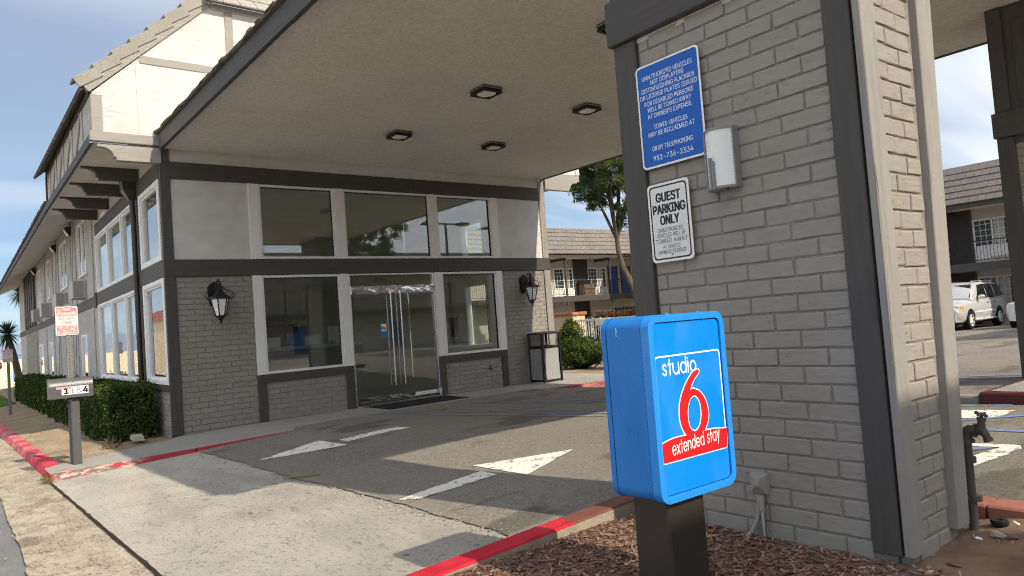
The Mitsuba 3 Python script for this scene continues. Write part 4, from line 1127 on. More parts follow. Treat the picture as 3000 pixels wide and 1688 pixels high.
def spl(p, closed=False, n=8):
    """Catmull-Rom through the points"""
    p = np.asarray(p, float)
    q = np.vstack([p[-1:], p, p[:2]]) if closed else np.vstack([2*p[0]-p[1], p, 2*p[-1]-p[-2]])
    out = []
    for i in range(1, len(q)-2):
        for t in np.linspace(0, 1, n, endpoint=False):
            a, b, c, d = q[i-1], q[i], q[i+1], q[i+2]
            out.append(.5*((2*b)+(c-a)*t+(2*a-5*b+4*c-d)*t*t+(3*b-a-3*c+d)*t**3))
    return np.array(out if closed else out+[p[-1]])


six_l = spl(ab([(588, 410), (568, 425), (545, 462), (523, 510), (508, 565), (503, 620), (508, 672), (522, 715), (546, 752)]))
six_r = spl(ab([(628, 722), (641, 690), (649, 650), (645, 605), (630, 558), (605, 522), (576, 508), (556, 512)]))
six_t = spl(ab([(556, 512), (566, 480), (580, 452), (598, 424), (597, 410), (588, 410)]))
outer = Polygon(pan(np.vstack([six_l, six_r, six_t]))).buffer(0)
hole = Polygon(pan(spl(ab([(580, 541), (597, 556), (609, 590), (614, 640), (607, 690), (590, 718), (572, 720), (555, 700), (546, 660), (544, 615), (551, 572), (564, 548)]), True))).buffer(0)
ban = np.vstack([spl(ab([(416, 786), (445, 770), (485, 754), (545, 741), (628, 722), (670, 713), (741, 709)])), ab([(745, 800), (738, 806), (430, 884), (421, 880)])])
banner = Polygon(pan(ban)).buffer(0)
red = union_all([outer, banner]).difference(hole)
white = union_all([outer.buffer(.0065), banner.buffer(.0055)]).difference(hole.buffer(-.0062))
fr = rrect(PW, PH, .02).difference(rrect(PW-.015, PH-.015, .015))
PZ = (1.1025-(sz0+sz1)/2)
MB = MS @ trimesh.transformations.translation_matrix([-.003, PZ, D_-.008])


def lay_on(poly, lift): return tf(extr(poly, .0012).apply_translation([0, 0, lift]), MB)


lg = obj('logo', lay_on(union_all([fr, white]), 0), 'm_letter_white', S)
obj('print', lay_on(red, .0014), 'm_red', lg)


def strokes(txt, x0, h, w, gap=.32, wt=None):
    """rounded single stroke lower case; h: x-height"""
    r_ = .5*h; out = []; x = x0; wt = wt or h*.17

    def circ(cx, cy, a0=0, a1=360, rx=r_*.86, ry=r_): t = np.radians(np.linspace(a0, a1, 28)); return LineString(np.column_stack([cx+rx*np.cos(t), cy+ry*np.sin(t)]))
    R = r_*.86
    for c in txt:
        ls = []; a = 2*R
        if c == 's':
            a = 1.35*R; m_ = x+a/2
            p = spl([(m_+.55*R, h*.82), (m_+.15*R, h), (m_-.45*R, h*.86), (m_-.45*R, h*.64), (m_+.05*R, h*.5), (m_+.55*R, h*.34), (m_+.45*R, h*.10), (m_-.1*R, 0), (m_-.62*R, h*.18)]); ls = [LineString(p)]
        elif c == 't': a = .9*R; ls = [LineString([(x+a/2, 0), (x+a/2, h*1.42)]), LineString([(x, h*.97), (x+a, h*.97)])]
        elif c == 'u': ls = [LineString([(x, h), (x, r_)]), circ(x+R, r_, 180, 360), LineString([(x+2*R, h), (x+2*R, 0)])]
        elif c == 'd': ls = [circ(x+R, r_), LineString([(x+2*R, 0), (x+2*R, h*1.5)])]
        elif c == 'i': a = .1*R; ls = [LineString([(x, 0), (x, h)]), LineString([(x, h*1.34), (x, h*1.36)])]
        elif c == 'o': ls = [circ(x+R, r_)]
        elif c == 'e': ls = [circ(x+R, r_, 0, 318), LineString([(x+.02*R, r_), (x+2*R, r_)])]
        elif c == 'x': a = 1.5*R; ls = [LineString([(x, 0), (x+a, h)]), LineString([(x, h), (x+a, 0)])]
        elif c == 'n': a = 1.7*R; ls = [LineString([(x, 0), (x, h)]), LineString(np.column_stack([x+.85*R+.85*R*np.cos(np.radians(np.linspace(180, 0, 16))), h-.85*R+.85*R*np.sin(np.radians(np.linspace(180, 0, 16)))])), LineString([(x+a, h-.85*R), (x+a, 0)])]
        elif c == 'a': ls = [circ(x+R, r_), LineString([(x+2*R, 0), (x+2*R, h)])]
        elif c == 'y': a = 1.5*R; ls = [LineString([(x, h), (x+a*.52, 0)]), LineString([(x+a, h), (x+a*.30, -h*.48)])]
        elif c == ' ': a = .7*R
        out += [l.buffer(wt/2) for l in ls]
        x += a+gap*h
    return union_all(out), x


def fit_word(txt, x0, x1, base, h, wt):
    s, xe = strokes(txt, 0, h, 1, wt=wt); b = s.bounds
    s = affinity.scale(s, (x1-x0)/(b[2]-b[0]), 1, origin=(b[0], 0)); return affinity.translate(s, x0-b[0], base)


obj('print', lay_on(fit_word('studio', -.200, .055, .158, .050, .0095), .0003), 'm_letter_white', lg)
w2 = fit_word('extended stay', -.178, .190, -.207, .041, .0075)
obj('print', tf(extr(affinity.affine_transform(w2, [1, 0, .06, 1, 0, .0]), .0012).apply_translation([0, 0, .0028]), MB), 'm_letter_white', lg)

# ================================================================== wall lanterns
def lantern(y, label):
    k = thing('wall_lantern', label, 'wall lantern', None)
    M = trimesh.transformations.translation_matrix([.30, y, 2.36])
    bp = Polygon([(-.09, -.22), (.09, -.22), (.12, -.05), (.12, .12), (.07, .17), (0, .22), (-.07, .17), (-.12, .12), (-.12, -.05)]).buffer(.012)
    pl = tf(extr(bp, .03), frame_m((.004, y-.0, 2.52), (0, 1, 0), (0, 0, 1)))
    bp2 = tf(extr(bp.buffer(-.035), .018), frame_m((.034, y, 2.52), (0, 1, 0), (0, 0, 1)))
    obj('back_plate', cat(pl, bp2), 'm_black_metal', k)
    t = np.linspace(0, 1, 16)
    arm = np.column_stack([.05+.25*t, y+0*t, 2.46+.33*np.sin(t*2.2)*1.0*(1-.12*t)])
    arm[-1, 2] = 2.70; arm[-2, 2] = 2.74
    obj('arm', cat(tube(arm, .013, 8), tube([[.05, y, 2.50], [.16, y, 2.56], [.20, y, 2.66]], .008, 6)), 'm_black_metal', k, smooth=True)
    obj('finial', tf(lathe([(0, .34), (.012, .34), (.018, .36), (.034, .375), (.04, .40), (.026, .43), (.016, .44), (.014, .47), (0, .475)][::-1], 14), trimesh.transformations.translation_matrix([.30, y, 2.36-.07])), 'm_black_metal', k, smooth=40)

    def hexa(prof, n=6): m = trimesh.creation.revolve(np.array(prof, float), sections=n); m.apply_transform(rotz(30)); m.apply_transform(M); return m
    obj('cap', hexa([(0, .30), (.03, .30), (.05, .22), (.09, .145), (.175, .085), (.215, .07), (.215, .045), (.15, .03), (0, .03)][::-1]), 'm_black_metal', k)
    bars = []; panes = []
    for i in range(6):
        a = math.radians(60*i+30); b = math.radians(60*i+90)
        T0, B0 = np.array([.165*math.cos(a), .165*math.sin(a), .035]), np.array([.088*math.cos(a), .088*math.sin(a), -.27])
        T1, B1 = np.array([.165*math.cos(b), .165*math.sin(b), .035]), np.array([.088*math.cos(b), .088*math.sin(b), -.27])
        bars.append(tube([T0, B0], .011, 6))
        s = .955
        panes.append(trimesh.Trimesh([T0*[s, s, 1], T1*[s, s, 1], B1*[s, s, 1], B0*[s, s, 1]], [[0, 1, 2], [0, 2, 3]], process=False))
        # scrolls at the corners of the cap
        ts = np.linspace(0, 1, 9); rr = .205+.055*np.sin(ts*3.0)
        sc_ = np.column_stack([rr*math.cos(a), rr*math.sin(a), .03+.15*ts-.0*ts])
        bars.append(tube(sc_, .008, 5)); bars.append(tube([[.205*math.cos(a), .205*math.sin(a), .19], [.12*math.cos(a), .12*math.sin(a), .20], [.05*math.cos(a), .05*math.sin(a), .29]], .006, 5))
        bars.append(tube([[.09*math.cos(a), .09*math.sin(a), -.275], [.125*math.cos(a), .125*math.sin(a), -.26], [.115*math.cos(a), .115*math.sin(a), -.235]], .006, 5))
    obj('cage', tf(cat(bars), M), 'm_black_metal', k, smooth=40)
    for q in panes: obj('pane', tf(q, M), 'm_frost', k)
    obj('base', hexa([(0, -.42), (.012, -.42), (.016, -.40), (.03, -.39), (.022, -.37), (.05, -.32), (.096, -.285), (.096, -.265), (0, -.265)]), 'm_black_metal', k)


lantern(.83, 'black wrought lantern with frosted panes on the brick beside the street corner')
lantern(8.36, 'black wrought lantern above the litter bin')

# doormat
k = thing('doormat', 'black rubber doormat in front of the glass doors', 'doormat')
obj('mat', cb(.10, 1.12, 3.75, 5.70, .012, .024, .004), 'm_rubber', k)
for x_ in (.07, 1.12): obj('border', cb(x_, x_+.03, 3.72, 5.73, .010, .020, .003), 'm_dark', k)

# litter bin
k = thing('litter_bin', 'black framed litter bin with silver perforated panels by the office corner', 'bin')
b0, b1, c0, c1, zb, zt = .06, .60, 8.31, 8.93, .03, 1.26
fr_ = []
for x in (b0, b1-.05):
    for y in (c0, c1-.05): fr_.append(cb(x, x+.05, y, y+.05, 0.02, zt-.04, .006))
for z in (zb+.02, .88):
    fr_ += [cb(b0, b1, c0+.002, c0+.042, z, z+.045, .005), cb(b0, b1, c1-.042, c1-.002, z, z+.045, .005), cb(b0+.002, b0+.042, c0, c1, z+.001, z+.044, .005), cb(b1-.042, b1-.002, c0, c1, z+.001, z+.044, .005)]
obj('frame', cat(fr_), 'm_black_metal', k)
lidm = trimesh.convex.convex_hull(np.array([[b0-.01, c0-.01, zt-.05], [b1+.01, c0-.01, zt-.05], [b0-.01, c1+.01, zt-.05], [b1+.01, c1+.01, zt-.05], [b0-.01, c0-.01, zt-.02], [b1+.01, c0-.01, zt-.02], [b0-.01, c1+.01, zt-.02], [b1+.01, c1+.01, zt-.02], [b0+.12, c0+.14, zt+.02], [b1-.12, c0+.14, zt+.02], [b0+.12, c1-.14, zt+.02], [b1-.12, c1-.14, zt+.02]]))
obj('lid', lidm, 'm_black_metal', k)
obj('tray', bx(b0+.03, b1-.03, c0+.03, c1-.03, .86, .90), 'm_dark', k)


def perf(M, w, h, step=.032):
    """a sheet with rows of punched holes shown as small dark recessed discs"""
    n, m = int(w/step), int(h/step)
    holes = []
    ang = np.arange(6)*math.pi/3
    for i in range(n):
        for j in range(m):
            holes.append(np.column_stack([(i+.5)*w/n-w/2+.0075*np.cos(ang), (j+.5)*h/m-h/2+.0075*np.sin(ang), np.full(6, .0012)]))
    V = np.vstack(holes); F = (np.array([[0, 1, 2], [0, 2, 3], [0, 3, 4], [0, 4, 5]])[None]+(np.arange(len(holes))*6)[:, None, None]).reshape(-1, 3)
    return tf(trimesh.Trimesh(V, F, process=False), M), tf(bx(-w/2, w/2, -h/2, h/2, -.004, 0), M)


for M in (frame_m(((b0+b1)/2, c0+.012, .475), (1, 0, 0), (0, 0, 1)), frame_m((b1-.012, (c0+c1)/2, .475), (0, 1, 0), (0, 0, 1))):
    h_, s_ = perf(M, .44, .76)
    pp = obj('panel', s_, 'm_bin_panel', k)
    obj('perforation', h_, 'm_bin_hole', pp, kind='stuff')

# tap on the pillar
k = thing('tap_standpipe', 'dark painted standpipe with a brass tap at the sunlit corner of the pillar', 'tap')
pxx, pyy = 12.525, 1.275
t = np.linspace(0, 1, 10)
obj('pipe', cat(tube([[pxx+.0, pyy-.015, .12], [pxx, pyy, .70]], .025, 14)), 'm_trim_up', k, smooth=40)
for m_ in [cat(tube([[pxx+.0+.03*(1-(z-.12)/.58), pyy, z-.016], [pxx+.03*(1-(z-.12)/.58), pyy, z+.016]], .035, 14), cb(pxx-.05, pxx-.0, pyy-.045, pyy-.02, z-.018, z+.018)) for z in (.385, .60)]: obj('strap', m_, 'm_trim_up', k, smooth=40)
el = np.column_stack([pxx+0.0269*(1-np.cos(t*math.pi/2))+.0, pyy+0*t, .70+.065*np.sin(t*math.pi/2)])
obj('elbow', cat(tube(el, .031, 14), tube([[pxx, pyy, .695], [pxx, pyy, .715]], .043, 14), tube([[pxx+0.0247, pyy, .765], [pxx+0.0539, pyy, .765]], [.029, .029], 14), tube([[pxx+0.0449, pyy, .765], [pxx+0.0561, pyy, .765]], .040, 8)), 'm_trim_up', k, smooth=40)
obj('valve', cat(tube([[pxx+0.0539, pyy, .765], [pxx+0.0673, pyy, .765], [pxx+0.0763, pyy, .768], [pxx+0.0898, pyy, .762], [pxx+0.1010, pyy, .745], [pxx+0.1100, pyy, .72]], [.020, .024, .030, .026, .021, .019], 14), tube([[pxx+0.1077, pyy, .728], [pxx+0.1144, pyy, .708]], .024, 14), tube([[pxx+0.0808, pyy, .78], [pxx+0.0875, pyy, .83]], [.024, .017], 12), tube([[pxx+0.0853, pyy, .822], [pxx+0.0880, pyy, .838]], .024, 8)), 'm_trim_up', k, smooth=40)
obj('handle', cat(tube([[pxx+0.0651, pyy, .866], [pxx+0.1122, pyy, .850]], .007, 8), tube([[pxx+0.0898, pyy-.05, .858], [pxx+0.0898, pyy+.05, .858]], .007, 8), tube([[pxx+0.0880, pyy, .83], [pxx+0.0893, pyy, .868]], .009, 8), *[trimesh.creation.icosphere(subdivisions=1, radius=.011).apply_translation(c) for c in ([pxx+0.0651, pyy, .866], [pxx+0.1122, pyy, .85])]), 'm_trim_up', k, smooth=40)

# sprinkler head and stones
k = thing('sprinkler_head', 'round black sprinkler head in the dirt behind the pillar', 'sprinkler')
obj('cap', lathe([(0, .05), (.018, .05), (.020, .062), (.042, .062), (.046, .052), (.040, .034), (.028, .02), (.026, -.05), (0, -.05)][::-1], 18, (12.63, 1.33, .205)), 'm_rubber', k, smooth=40)


def stone(x, y, s, label, m='m_stone', seed=0, flat=.5):
    r_ = np.random.default_rng(seed); mm = trimesh.convex.convex_hull(r_.normal(size=(16, 3))*[1, .7, flat])
    mm.apply_scale(s/np.ptp(mm.vertices[:, 0])); mm.apply_translation([x, y, float(bed_h(np.array(x), np.array(y)))+s*.12])
    kk = obj('stone', mm, m); labels[kk] = {'label': label, 'category': 'stone'}


stone(12.64, .65, .085, 'reddish flat stone in the dirt in front of the pillar corner', 'm_wood_brown', 3, .4)
stone(12.66, 1.17, .10, 'long grey stone below the sprinkler head', 'm_stone', 4, .4)
stone(12.60, 1.11, .05, 'white chip of stone beside the standpipe foot', 'm_letter_white', 5)
stone(12.74, 1.16, .06, 'brown stone beside the long grey stone', 'm_wood_brown', 6)
stone(12.71, 1.36, .055, 'pale stone tucked behind the sprinkler head', 'm_cream', 7)
stone(12.46, .36, .035, 'small white pebble on the bark below the corner timber', 'm_letter_white', 8)
stone(12.61, .47, .03, 'small pale pebble near the reddish flat stone', 'm_cream', 9)
stone(12.36, .36, .05, 'curled pale scrap on the bark below the dark board', 'm_cream', 10, .3)
r_ = np.random.default_rng(4)
ms = []
for i in range(260):
    x, y = r_.uniform(12.3, 14.5), r_.uniform(-.8, 1.15)
    mm = trimesh.convex.convex_hull(r_.normal(size=(8, 3))); mm.apply_scale(r_.uniform(.003, .010)); mm.apply_translation([x, y, float(bed_h(np.array(x), np.array(y)))+.004]); ms.append(mm)
k = obj('pebbles', cat(ms), 'm_stone'); labels[k] = {'label': 'small pale pebbles strewn in the dirt by the pillar', 'category': 'pebbles', 'kind': 'stuff'}
k = obj('twig', tube([[6.15, -.32, .02], [6.3, -.20, .035], [6.45, -.02, .042]], .007, 5), 'm_dry'); labels[k] = {'label': 'thin straw coloured twig lying on the drive at the asphalt edge', 'category': 'twig'}

# ================================================================== mailbox, street signs
k = thing('mailbox', 'dented grey metal mailbox with house number stickers on a square post', 'mailbox')
mz = .93; bxx = 1.32
prof = [(-.125, 0), (.125, 0), (.125, .17)]+[(.125*math.cos(a), .17+.125*math.sin(a)) for a in np.linspace(.1, math.pi-.1, 12)]+[(-.125, .17)]
body = tf(extr(Polygon(prof), .56), frame_m((bxx, -1.45, mz), (1, 0, 0), (0, 0, 1)))
obj('body', body, 'm_box_grey', k, smooth=35)
obj('door', cat(tf(extr(Polygon(prof).buffer(.008), .016), frame_m((bxx, -1.45-.56, mz), (1, 0, 0), (0, 0, 1)) @ rotz(0))), 'm_box_grey', k, smooth=35)
obj('lip', cb(bxx+.120, bxx+.135, -2.0, -1.46, mz-.005, mz+.015, .003), 'm_box_grey', k)
XS = frame_m((bxx+.1262, -1.73, mz), (0, 1, 0), (0, 0, 1))
pl = obj('number_plate', tf(cat(bx(-.135, .215, .045, .165, 0, .0015)), XS), 'm_letter_white', k)
ms = [words('1', .085, 1, True).apply_translation([-.075, .062, .002]), words('4', .085, 1, True).apply_translation([.175, .062, .002])]
for m_ in ms: obj('digit', tf(m_, XS), 'm_letter_black', pl)
ms = [words('1', .085).apply_translation([.0, .062, .002]), words('8', .085).apply_translation([.085, .062, .002])]
for m_ in ms: obj('digit', tf(m_, XS), 'm_grey_metal', pl, label='faded house number digit')
obj('tape', tf(bx(-.205, .01, .135, .168, .002, .0035), XS), 'm_pink', k)
obj('post', cb(bxx-.05, bxx+.05, -1.74, -1.63, -.2, mz, .006), 'm_box_grey', k)
obj('bracket', cb(bxx-.09, bxx+.09, -1.80, -1.58, mz-.03, mz-.001, .004), 'm_black_metal', k)


def uchannel(x, y, z0, z1):
    """a perforated U-channel sign post"""
    w = .034
    m = [cb(x-.003, x+.003, y-w, y+w, z0, z1, .001), cb(x-.028, x-.003, y-w, y-w+.005, z0, z1, .001), cb(x-.028, x-.003, y+w-.005, y+w, z0, z1, .001), cb(x-.030, x-.026, y-w-.012, y-w+.004, z0, z1, .001), cb(x-.030, x-.026, y+w-.004, y+w+.012, z0, z1, .001)]
    return cat(m)


def no_parking(x, y, zc, zg, label, s=1.0):
    k = thing('no_parking_sign', label, 'sign')
    po = obj('post', uchannel(x-.012, y+.015, zg, zc+.25), 'm_dull_steel', k)
    hs = []
    for z in np.arange(zg+.15, zc-.26, .05): hs.append(bx(x-.009, x-.0085, y+.008, y+.022, z, z+.014))
    obj('hole', cat(hs), 'm_dark', po, kind='stuff')
    M = frame_m((x, y, zc), (0, 1, 0), (0, 0, 1))
    w, h = .300, .445
    obj('plate', tf(extr(rrect(w, h, .025), .003), M), 'm_faded_white', k)
    M2 = M @ trimesh.transformations.translation_matrix([0, 0, .0032])
    for yb_ in (.075, -.205): obj('band', tf(extr(sbox(-.135, yb_, .135, yb_+.13), .001), M2), 'm_faded_red', k)
    M3 = M @ trimesh.transformations.translation_matrix([0, 0, .0044])
    t1 = [words('NO', .045, width=.095, bold=True).apply_translation([0, .150, 0]), words('PARKING', .045, width=.245, bold=True).apply_translation([0, .088, 0])]
    t3 = [words(t_, .017, width=.23, bold=True).apply_translation([0, y_, 0]) for t_, y_ in (('VIOLATORS WILL BE', -.105), ('TOWED AT VEHICLE', -.131), ('OWNERS EXPENSE', -.157))]+[words('C.V.C. 22658A', .026, width=.235, bold=True).apply_translation([0, -.197, 0])]
    obj('lettering', tf(cat(t1+t3), M3), 'm_faded_white', k)
    t2 = [words('AT ANY', .038, width=.205).apply_translation([0, .017, 0]), words('TIME', .038, width=.135).apply_translation([0, -.045, 0])]
    obj('lettering', tf(cat(t2), M3), 'm_grey_metal', k)
    obj('bolt', tf(cat(*[lathe([(0, 0), (.008, 0), (.006, .004), (0, .005)], 8, (0, z, .004)) for z in (.21, -.215)]), M), 'm_dark', k)


no_parking(1.20, -1.73, 2.095, -.25, 'faded red and white no parking sign behind the mailbox')
no_parking(-16.5, -1.435, 1.70, -.75, 'faded no parking sign far along the hedge near the stop sign')
k = thing('stop_sign', 'red octagonal stop sign cut off at the picture edge', 'sign')
MO = frame_m((-44.6, -.45, 1.22), (0, 1, 0), (0, 0, 1))
oc = Polygon([(.41*math.cos(a), .41*math.sin(a)) for a in np.radians(np.arange(8)*45+22.5)])
obj('plate', tf(extr(oc, .004), MO), 'm_letter_white', k)
obj('face', tf(extr(oc.buffer(-.02), .002).apply_translation([0, 0, .004]), MO), 'm_red', k)
obj('lettering', tf(words('STOP', .26, width=.62, bold=True).apply_translation([0, -.13, .0065]), MO), 'm_letter_white', k)
obj('post', cb(-44.66, -44.61, -.48, -.42, -1.2, 1.5), 'm_galv', k)

# ================================================================== fittings of the street front
Z_AC = [(10.15, 3.20, 3.72), (14.8, 3.18, 3.72), (20.2, 3.18, 3.72), (24.4, 3.18, 3.72)]
for i, (u, z0, z1) in enumerate(Z_AC):
    k = thing('air_conditioner', 'beige air conditioner box through the street wall, '+['nearest one beside the corner bay', 'second from the corner bay', 'third from the corner bay', 'fourth and last along the wall'][i], 'air conditioner')
    d = .36
    obj('casing', Lb(u-.0, u+.80, 0, d, z0, z1, .012), 'm_ac', k)
    gs = [L(bx(-u+.0005, -u+.004, -d+.03, -.10, z, z+.012)) for z in np.arange(z0+.05, z1-.04, .028)]
    obj('grille', cat(gs), 'm_grey_metal', k)
for i, u in enumerate((8.9, 13.2, 17.7, 26.5)):
    k = thing('floodlight', 'grey wedge floodlight under the eave, '+['nearest the corner bay', 'second from the corner bay', 'third from the corner bay', 'last before the far end'][i], 'floodlight')
    zf = 5.62
    m = trimesh.convex.convex_hull(np.array([[-u-a, -w, z] for a in (-.16, .16) for w, z in ((0, zf+.1), (0, zf-.16), (.12, zf+.12), (.20, zf+.07), (.05, zf-.17))]))
    obj('housing', L(m), 'm_bronze', k)
    m = trimesh.convex.convex_hull(np.array([[-u-a, -w, z] for a in (-.13, .13) for w, z in ((.205, zf+.055), (.075, zf-.15), (.22, zf+.03), (.10, zf-.165))]))
    obj('lens', L(m), 'm_frost', k)
k = thing('downpipe', 'brown rainwater downpipe with a square head at the corner bay', 'downpipe')
ud = 2.27
obj('head', L(trimesh.convex.convex_hull(np.array([[-ud-a*s_, -w, z] for a in (-1, 1) for s_, w, z in ((.16, .03, 5.12), (.16, .30, 5.12), (.15, .03, 4.86), (.15, .28, 4.86), (.06, .04, 4.68), (.06, .16, 4.66))]))), 'm_bronze', k)
obj('pipe', cat(L(tube([[-ud, -.10, 4.72], [-ud, -.10, 4.55], [-ud, -.09, 4.3], [-ud, -.09, 2.9], [-ud+.02, -.09, .35]], .052, 12))), 'm_bronze', k, smooth=40)
obj('shoe', cat(L(tube([[-ud+.02, -.09, .40], [-ud+.02, -.09, .10], [-ud+.04, -.16, .02], [-ud+.12, -.32, -.05]], .056, 12))), 'm_trim_up', k, smooth=40)
k = thing('security_camera', 'small white round camera under the far corner of the canopy', 'camera')
obj('body', cat(tube([[.12, 9.02, 5.19], [.24, 8.99, 5.14]], .045, 14), tube([[.12, 9.06, 5.23], [.13, 9.03, 5.18]], .03, 10)), 'm_white', k, smooth=40)
obj('lens', tube([[.235, 8.99, 5.142], [.246, 8.988, 5.138]], .030, 14), 'm_dark', k, smooth=40)
k = thing('garden_tap', 'small outdoor tap on the low brick wall between door and litter bin', 'tap')
obj('valve', cat(tube([[0, 7.1, .50], [.09, 7.1, .50], [.12, 7.1, .46]], .016, 8), tube([[.06, 7.1, .50], [.06, 7.1, .56]], .010, 8), tube([[.06, 7.06, .565], [.06, 7.14, .565]], .010, 6)), 'm_bronze', k, smooth=40)
# bracket of the roof at the far corner of the office
far_e = obj('rear_eave', cat(cb(-1.6, .06, 9.27, 10.55, 5.24, 5.42, .006)), 'm_trim_grey', OFF)
mm = tf(bracket(1.15), frame_m((.06, 9.26, 5.235), (0, 1, 0), (0, 0, 1)))
mm.apply_translation([-.1, 0, 0]); obj('bracket', mm, 'm_trim_grey', OFF)
obj('rear_gable', cat(cb(-.10, .02, 9.27, 10.45, 5.43, 6.1, .004), cb(-.06, .05, 10.45, 10.58, 5.43, 6.1, .004)), 'm_stucco', OFF)

# ================================================================== vegetation
def surface_pts(n, lo, hi, seed, faces=((1, 0), (1, 1), (0, 0), (0, 1), (2, 1))):
    """points near the faces of a box, with outward normals"""
    r = np.random.default_rng(seed); lo, hi = np.array(lo, float), np.array(hi, float); d = hi-lo
    areas = np.array([d[(a+1) % 3]*d[(a+2) % 3] for a, _ in faces]); pick = r.choice(len(faces), n, p=areas/areas.sum())
    P = lo+r.random((n, 3))*d; N = np.zeros((n, 3))
    for i, (a, s) in enumerate(faces):
        m = pick == i; dep = np.abs(r.normal(0, .055, m.sum()))
        P[m, a] = (hi[a]-dep if s else lo[a]+dep); N[m, a] = 1 if s else -1
    return P, N


def hedge(u0, u1, n, size, seed, zt):
    """a clipped hedge along the street front in street-wall coordinates (u, w, z)"""
    P, N = surface_pts(n, (u0, .12, 0), (u1, .95, 1), seed, ((1, 1), (0, 0), (2, 1), (0, 1)))
    r = np.random.default_rng(seed+1)
    q = P.copy()
    bump = (meshkit.fbm(P*2.2, 4, seed)-.5)*.32+.10*(r.random(n) < .03)*r.random(n)
    P = P+N*bump[:, None]
    top = zt(P[:, 0]); base = -.08-.017*P[:, 0]
    P[:, 2] = base+P[:, 2]*(top-base)
    N = N+r.normal(0, .55, N.shape)+[0, 0, .25]; N /= np.linalg.norm(N, axis=1, keepdims=True)
    V = np.column_stack([-P[:, 0], -P[:, 1], P[:, 2]]); NN = np.column_stack([-N[:, 0], -N[:, 1], N[:, 2]])
    return V, NN, size*r.uniform(.7, 1.35, n), q


H = thing('hedge', 'clipped dark green hedge in front of the street wall', 'hedge')


def hz(u): return .90-.006*u+.03*np.sin(u*1.3)


for m_, f0, f1, sd in (('m_leaf_dark', 0, 0, 1), ('m_leaf_mid', 0, 0, 2), ('m_leaf_lime', 0, 0, 3)):
    V, N, s, q = hedge(.75, 6.0, {'m_leaf_dark': 13000, 'm_leaf_mid': 9000, 'm_leaf_lime': 4200}[m_], .048, 30+sd, hz)
    V2, N2, s2, q2 = hedge(6.0, 28, {'m_leaf_dark': 12000, 'm_leaf_mid': 7000, 'm_leaf_lime': 1200}[m_], .085, 40+sd, hz)
    if m_ == 'm_leaf_lime':                                    # lime leaves stand in patches on the end of the hedge
        pt = meshkit.fbm(V*2.6, 3, 9) > .45
        V, N, s = V[pt], N[pt], s[pt]
    obj('leaves', tf(leaves(np.vstack([V, V2]), np.vstack([N, N2]), np.concatenate([s, s2]), .62, sd), RL), m_, H)
core = cat(Lb(.86, 6, .14, .80, -.3, .78, .06), Lb(6, 27.9, .14, .82, -.9, .70, .06))
obj('dark_core', core, 'm_core', H)  # added solid dark core, stops the view through the leaves
k = thing('dead_shoots', 'dry brown stump shoots beside the hedge end', 'plant')
r_ = np.random.default_rng(8); ms = []
for i in range(26):
    a = r_.uniform(0, 6.28); b = np.array([-.05+r_.normal(0, .10), -1.02+r_.normal(0, .06), -.06])
    if i > 12: b = np.array([-1.15+r_.normal(0, .14), -.42+r_.normal(0, .10), .0])
    tip = b+[.12*math.cos(a), .12*math.sin(a), r_.uniform(.10, .22)]
    ms.append(tube([b, (b+tip)/2+r_.normal(0, .015, 3), tip], [.009, .007, .004], 5))
obj('stems', cat(ms), 'm_wood_brown', k, smooth=True)
P = np.array([[-.05, -1.0, .0]])+r_.normal(0, .09, (60, 3))*[1, 1, .6]; N = r_.normal(size=(60, 3))+[0, 0, 1]; N /= np.linalg.norm(N, axis=1, keepdims=True)
obj('leaves', leaves(P, N, .05, .5, 5), 'm_leaf_mid', k)
k = thing('flat_stone', 'flat pale slab lying at the foot of the corner brickwork', 'stone')
obj('slab', trimesh.convex.convex_hull(np.array([[-.62, -.62, -.02], [-.05, -.66, -.03], [.05, -.50, -.02], [-.50, -.42, .0], [-.58, -.60, .045], [-.08, -.63, .035], [0, -.50, .04], [-.48, -.44, .05]])), 'm_kerb_bare', k)
k = thing('weed_tuft', 'yellowish weed tuft at the corner of the red kerbs', 'weed')
P = np.column_stack([1.99+np.abs(r_.normal(0, .09, 150)), -2.14+r_.normal(0, .035, 150), -.185+np.abs(r_.normal(0, .02, 150))]); P[:, 0] -= r_.uniform(0, .38, 150)
N = r_.normal(size=(150, 3))+[0, 0, 1.2]; N /= np.linalg.norm(N, axis=1, keepdims=True)
obj('leaves', leaves(P, N, .040, .4, 6), 'm_dry', k); obj('leaves', leaves(P[:70]+.01, N[:70], .035, .5, 7), 'm_leaf_lime', k)
# dry leaf litter on the earth strip
r2 = np.random.default_rng(12)
P = np.column_stack([r2.uniform(-7, 1.0, 260), r2.uniform(-1.85, -.85, 260), np.zeros(260)]); P[:, 2] = earth_h(P[:, 0], P[:, 1])+.008
N = r2.normal(0, .25, (260, 3))+[0, 0, 1]; N /= np.linalg.norm(N, axis=1, keepdims=True)
k = obj('leaf_litter', leaves(P, N, r2.uniform(.02, .055, 260), .5, 8), 'm_dry'); labels[k] = {'label': 'dry leaf litter on the earth strip by the hedge', 'category': 'leaf litter', 'kind': 'stuff'}


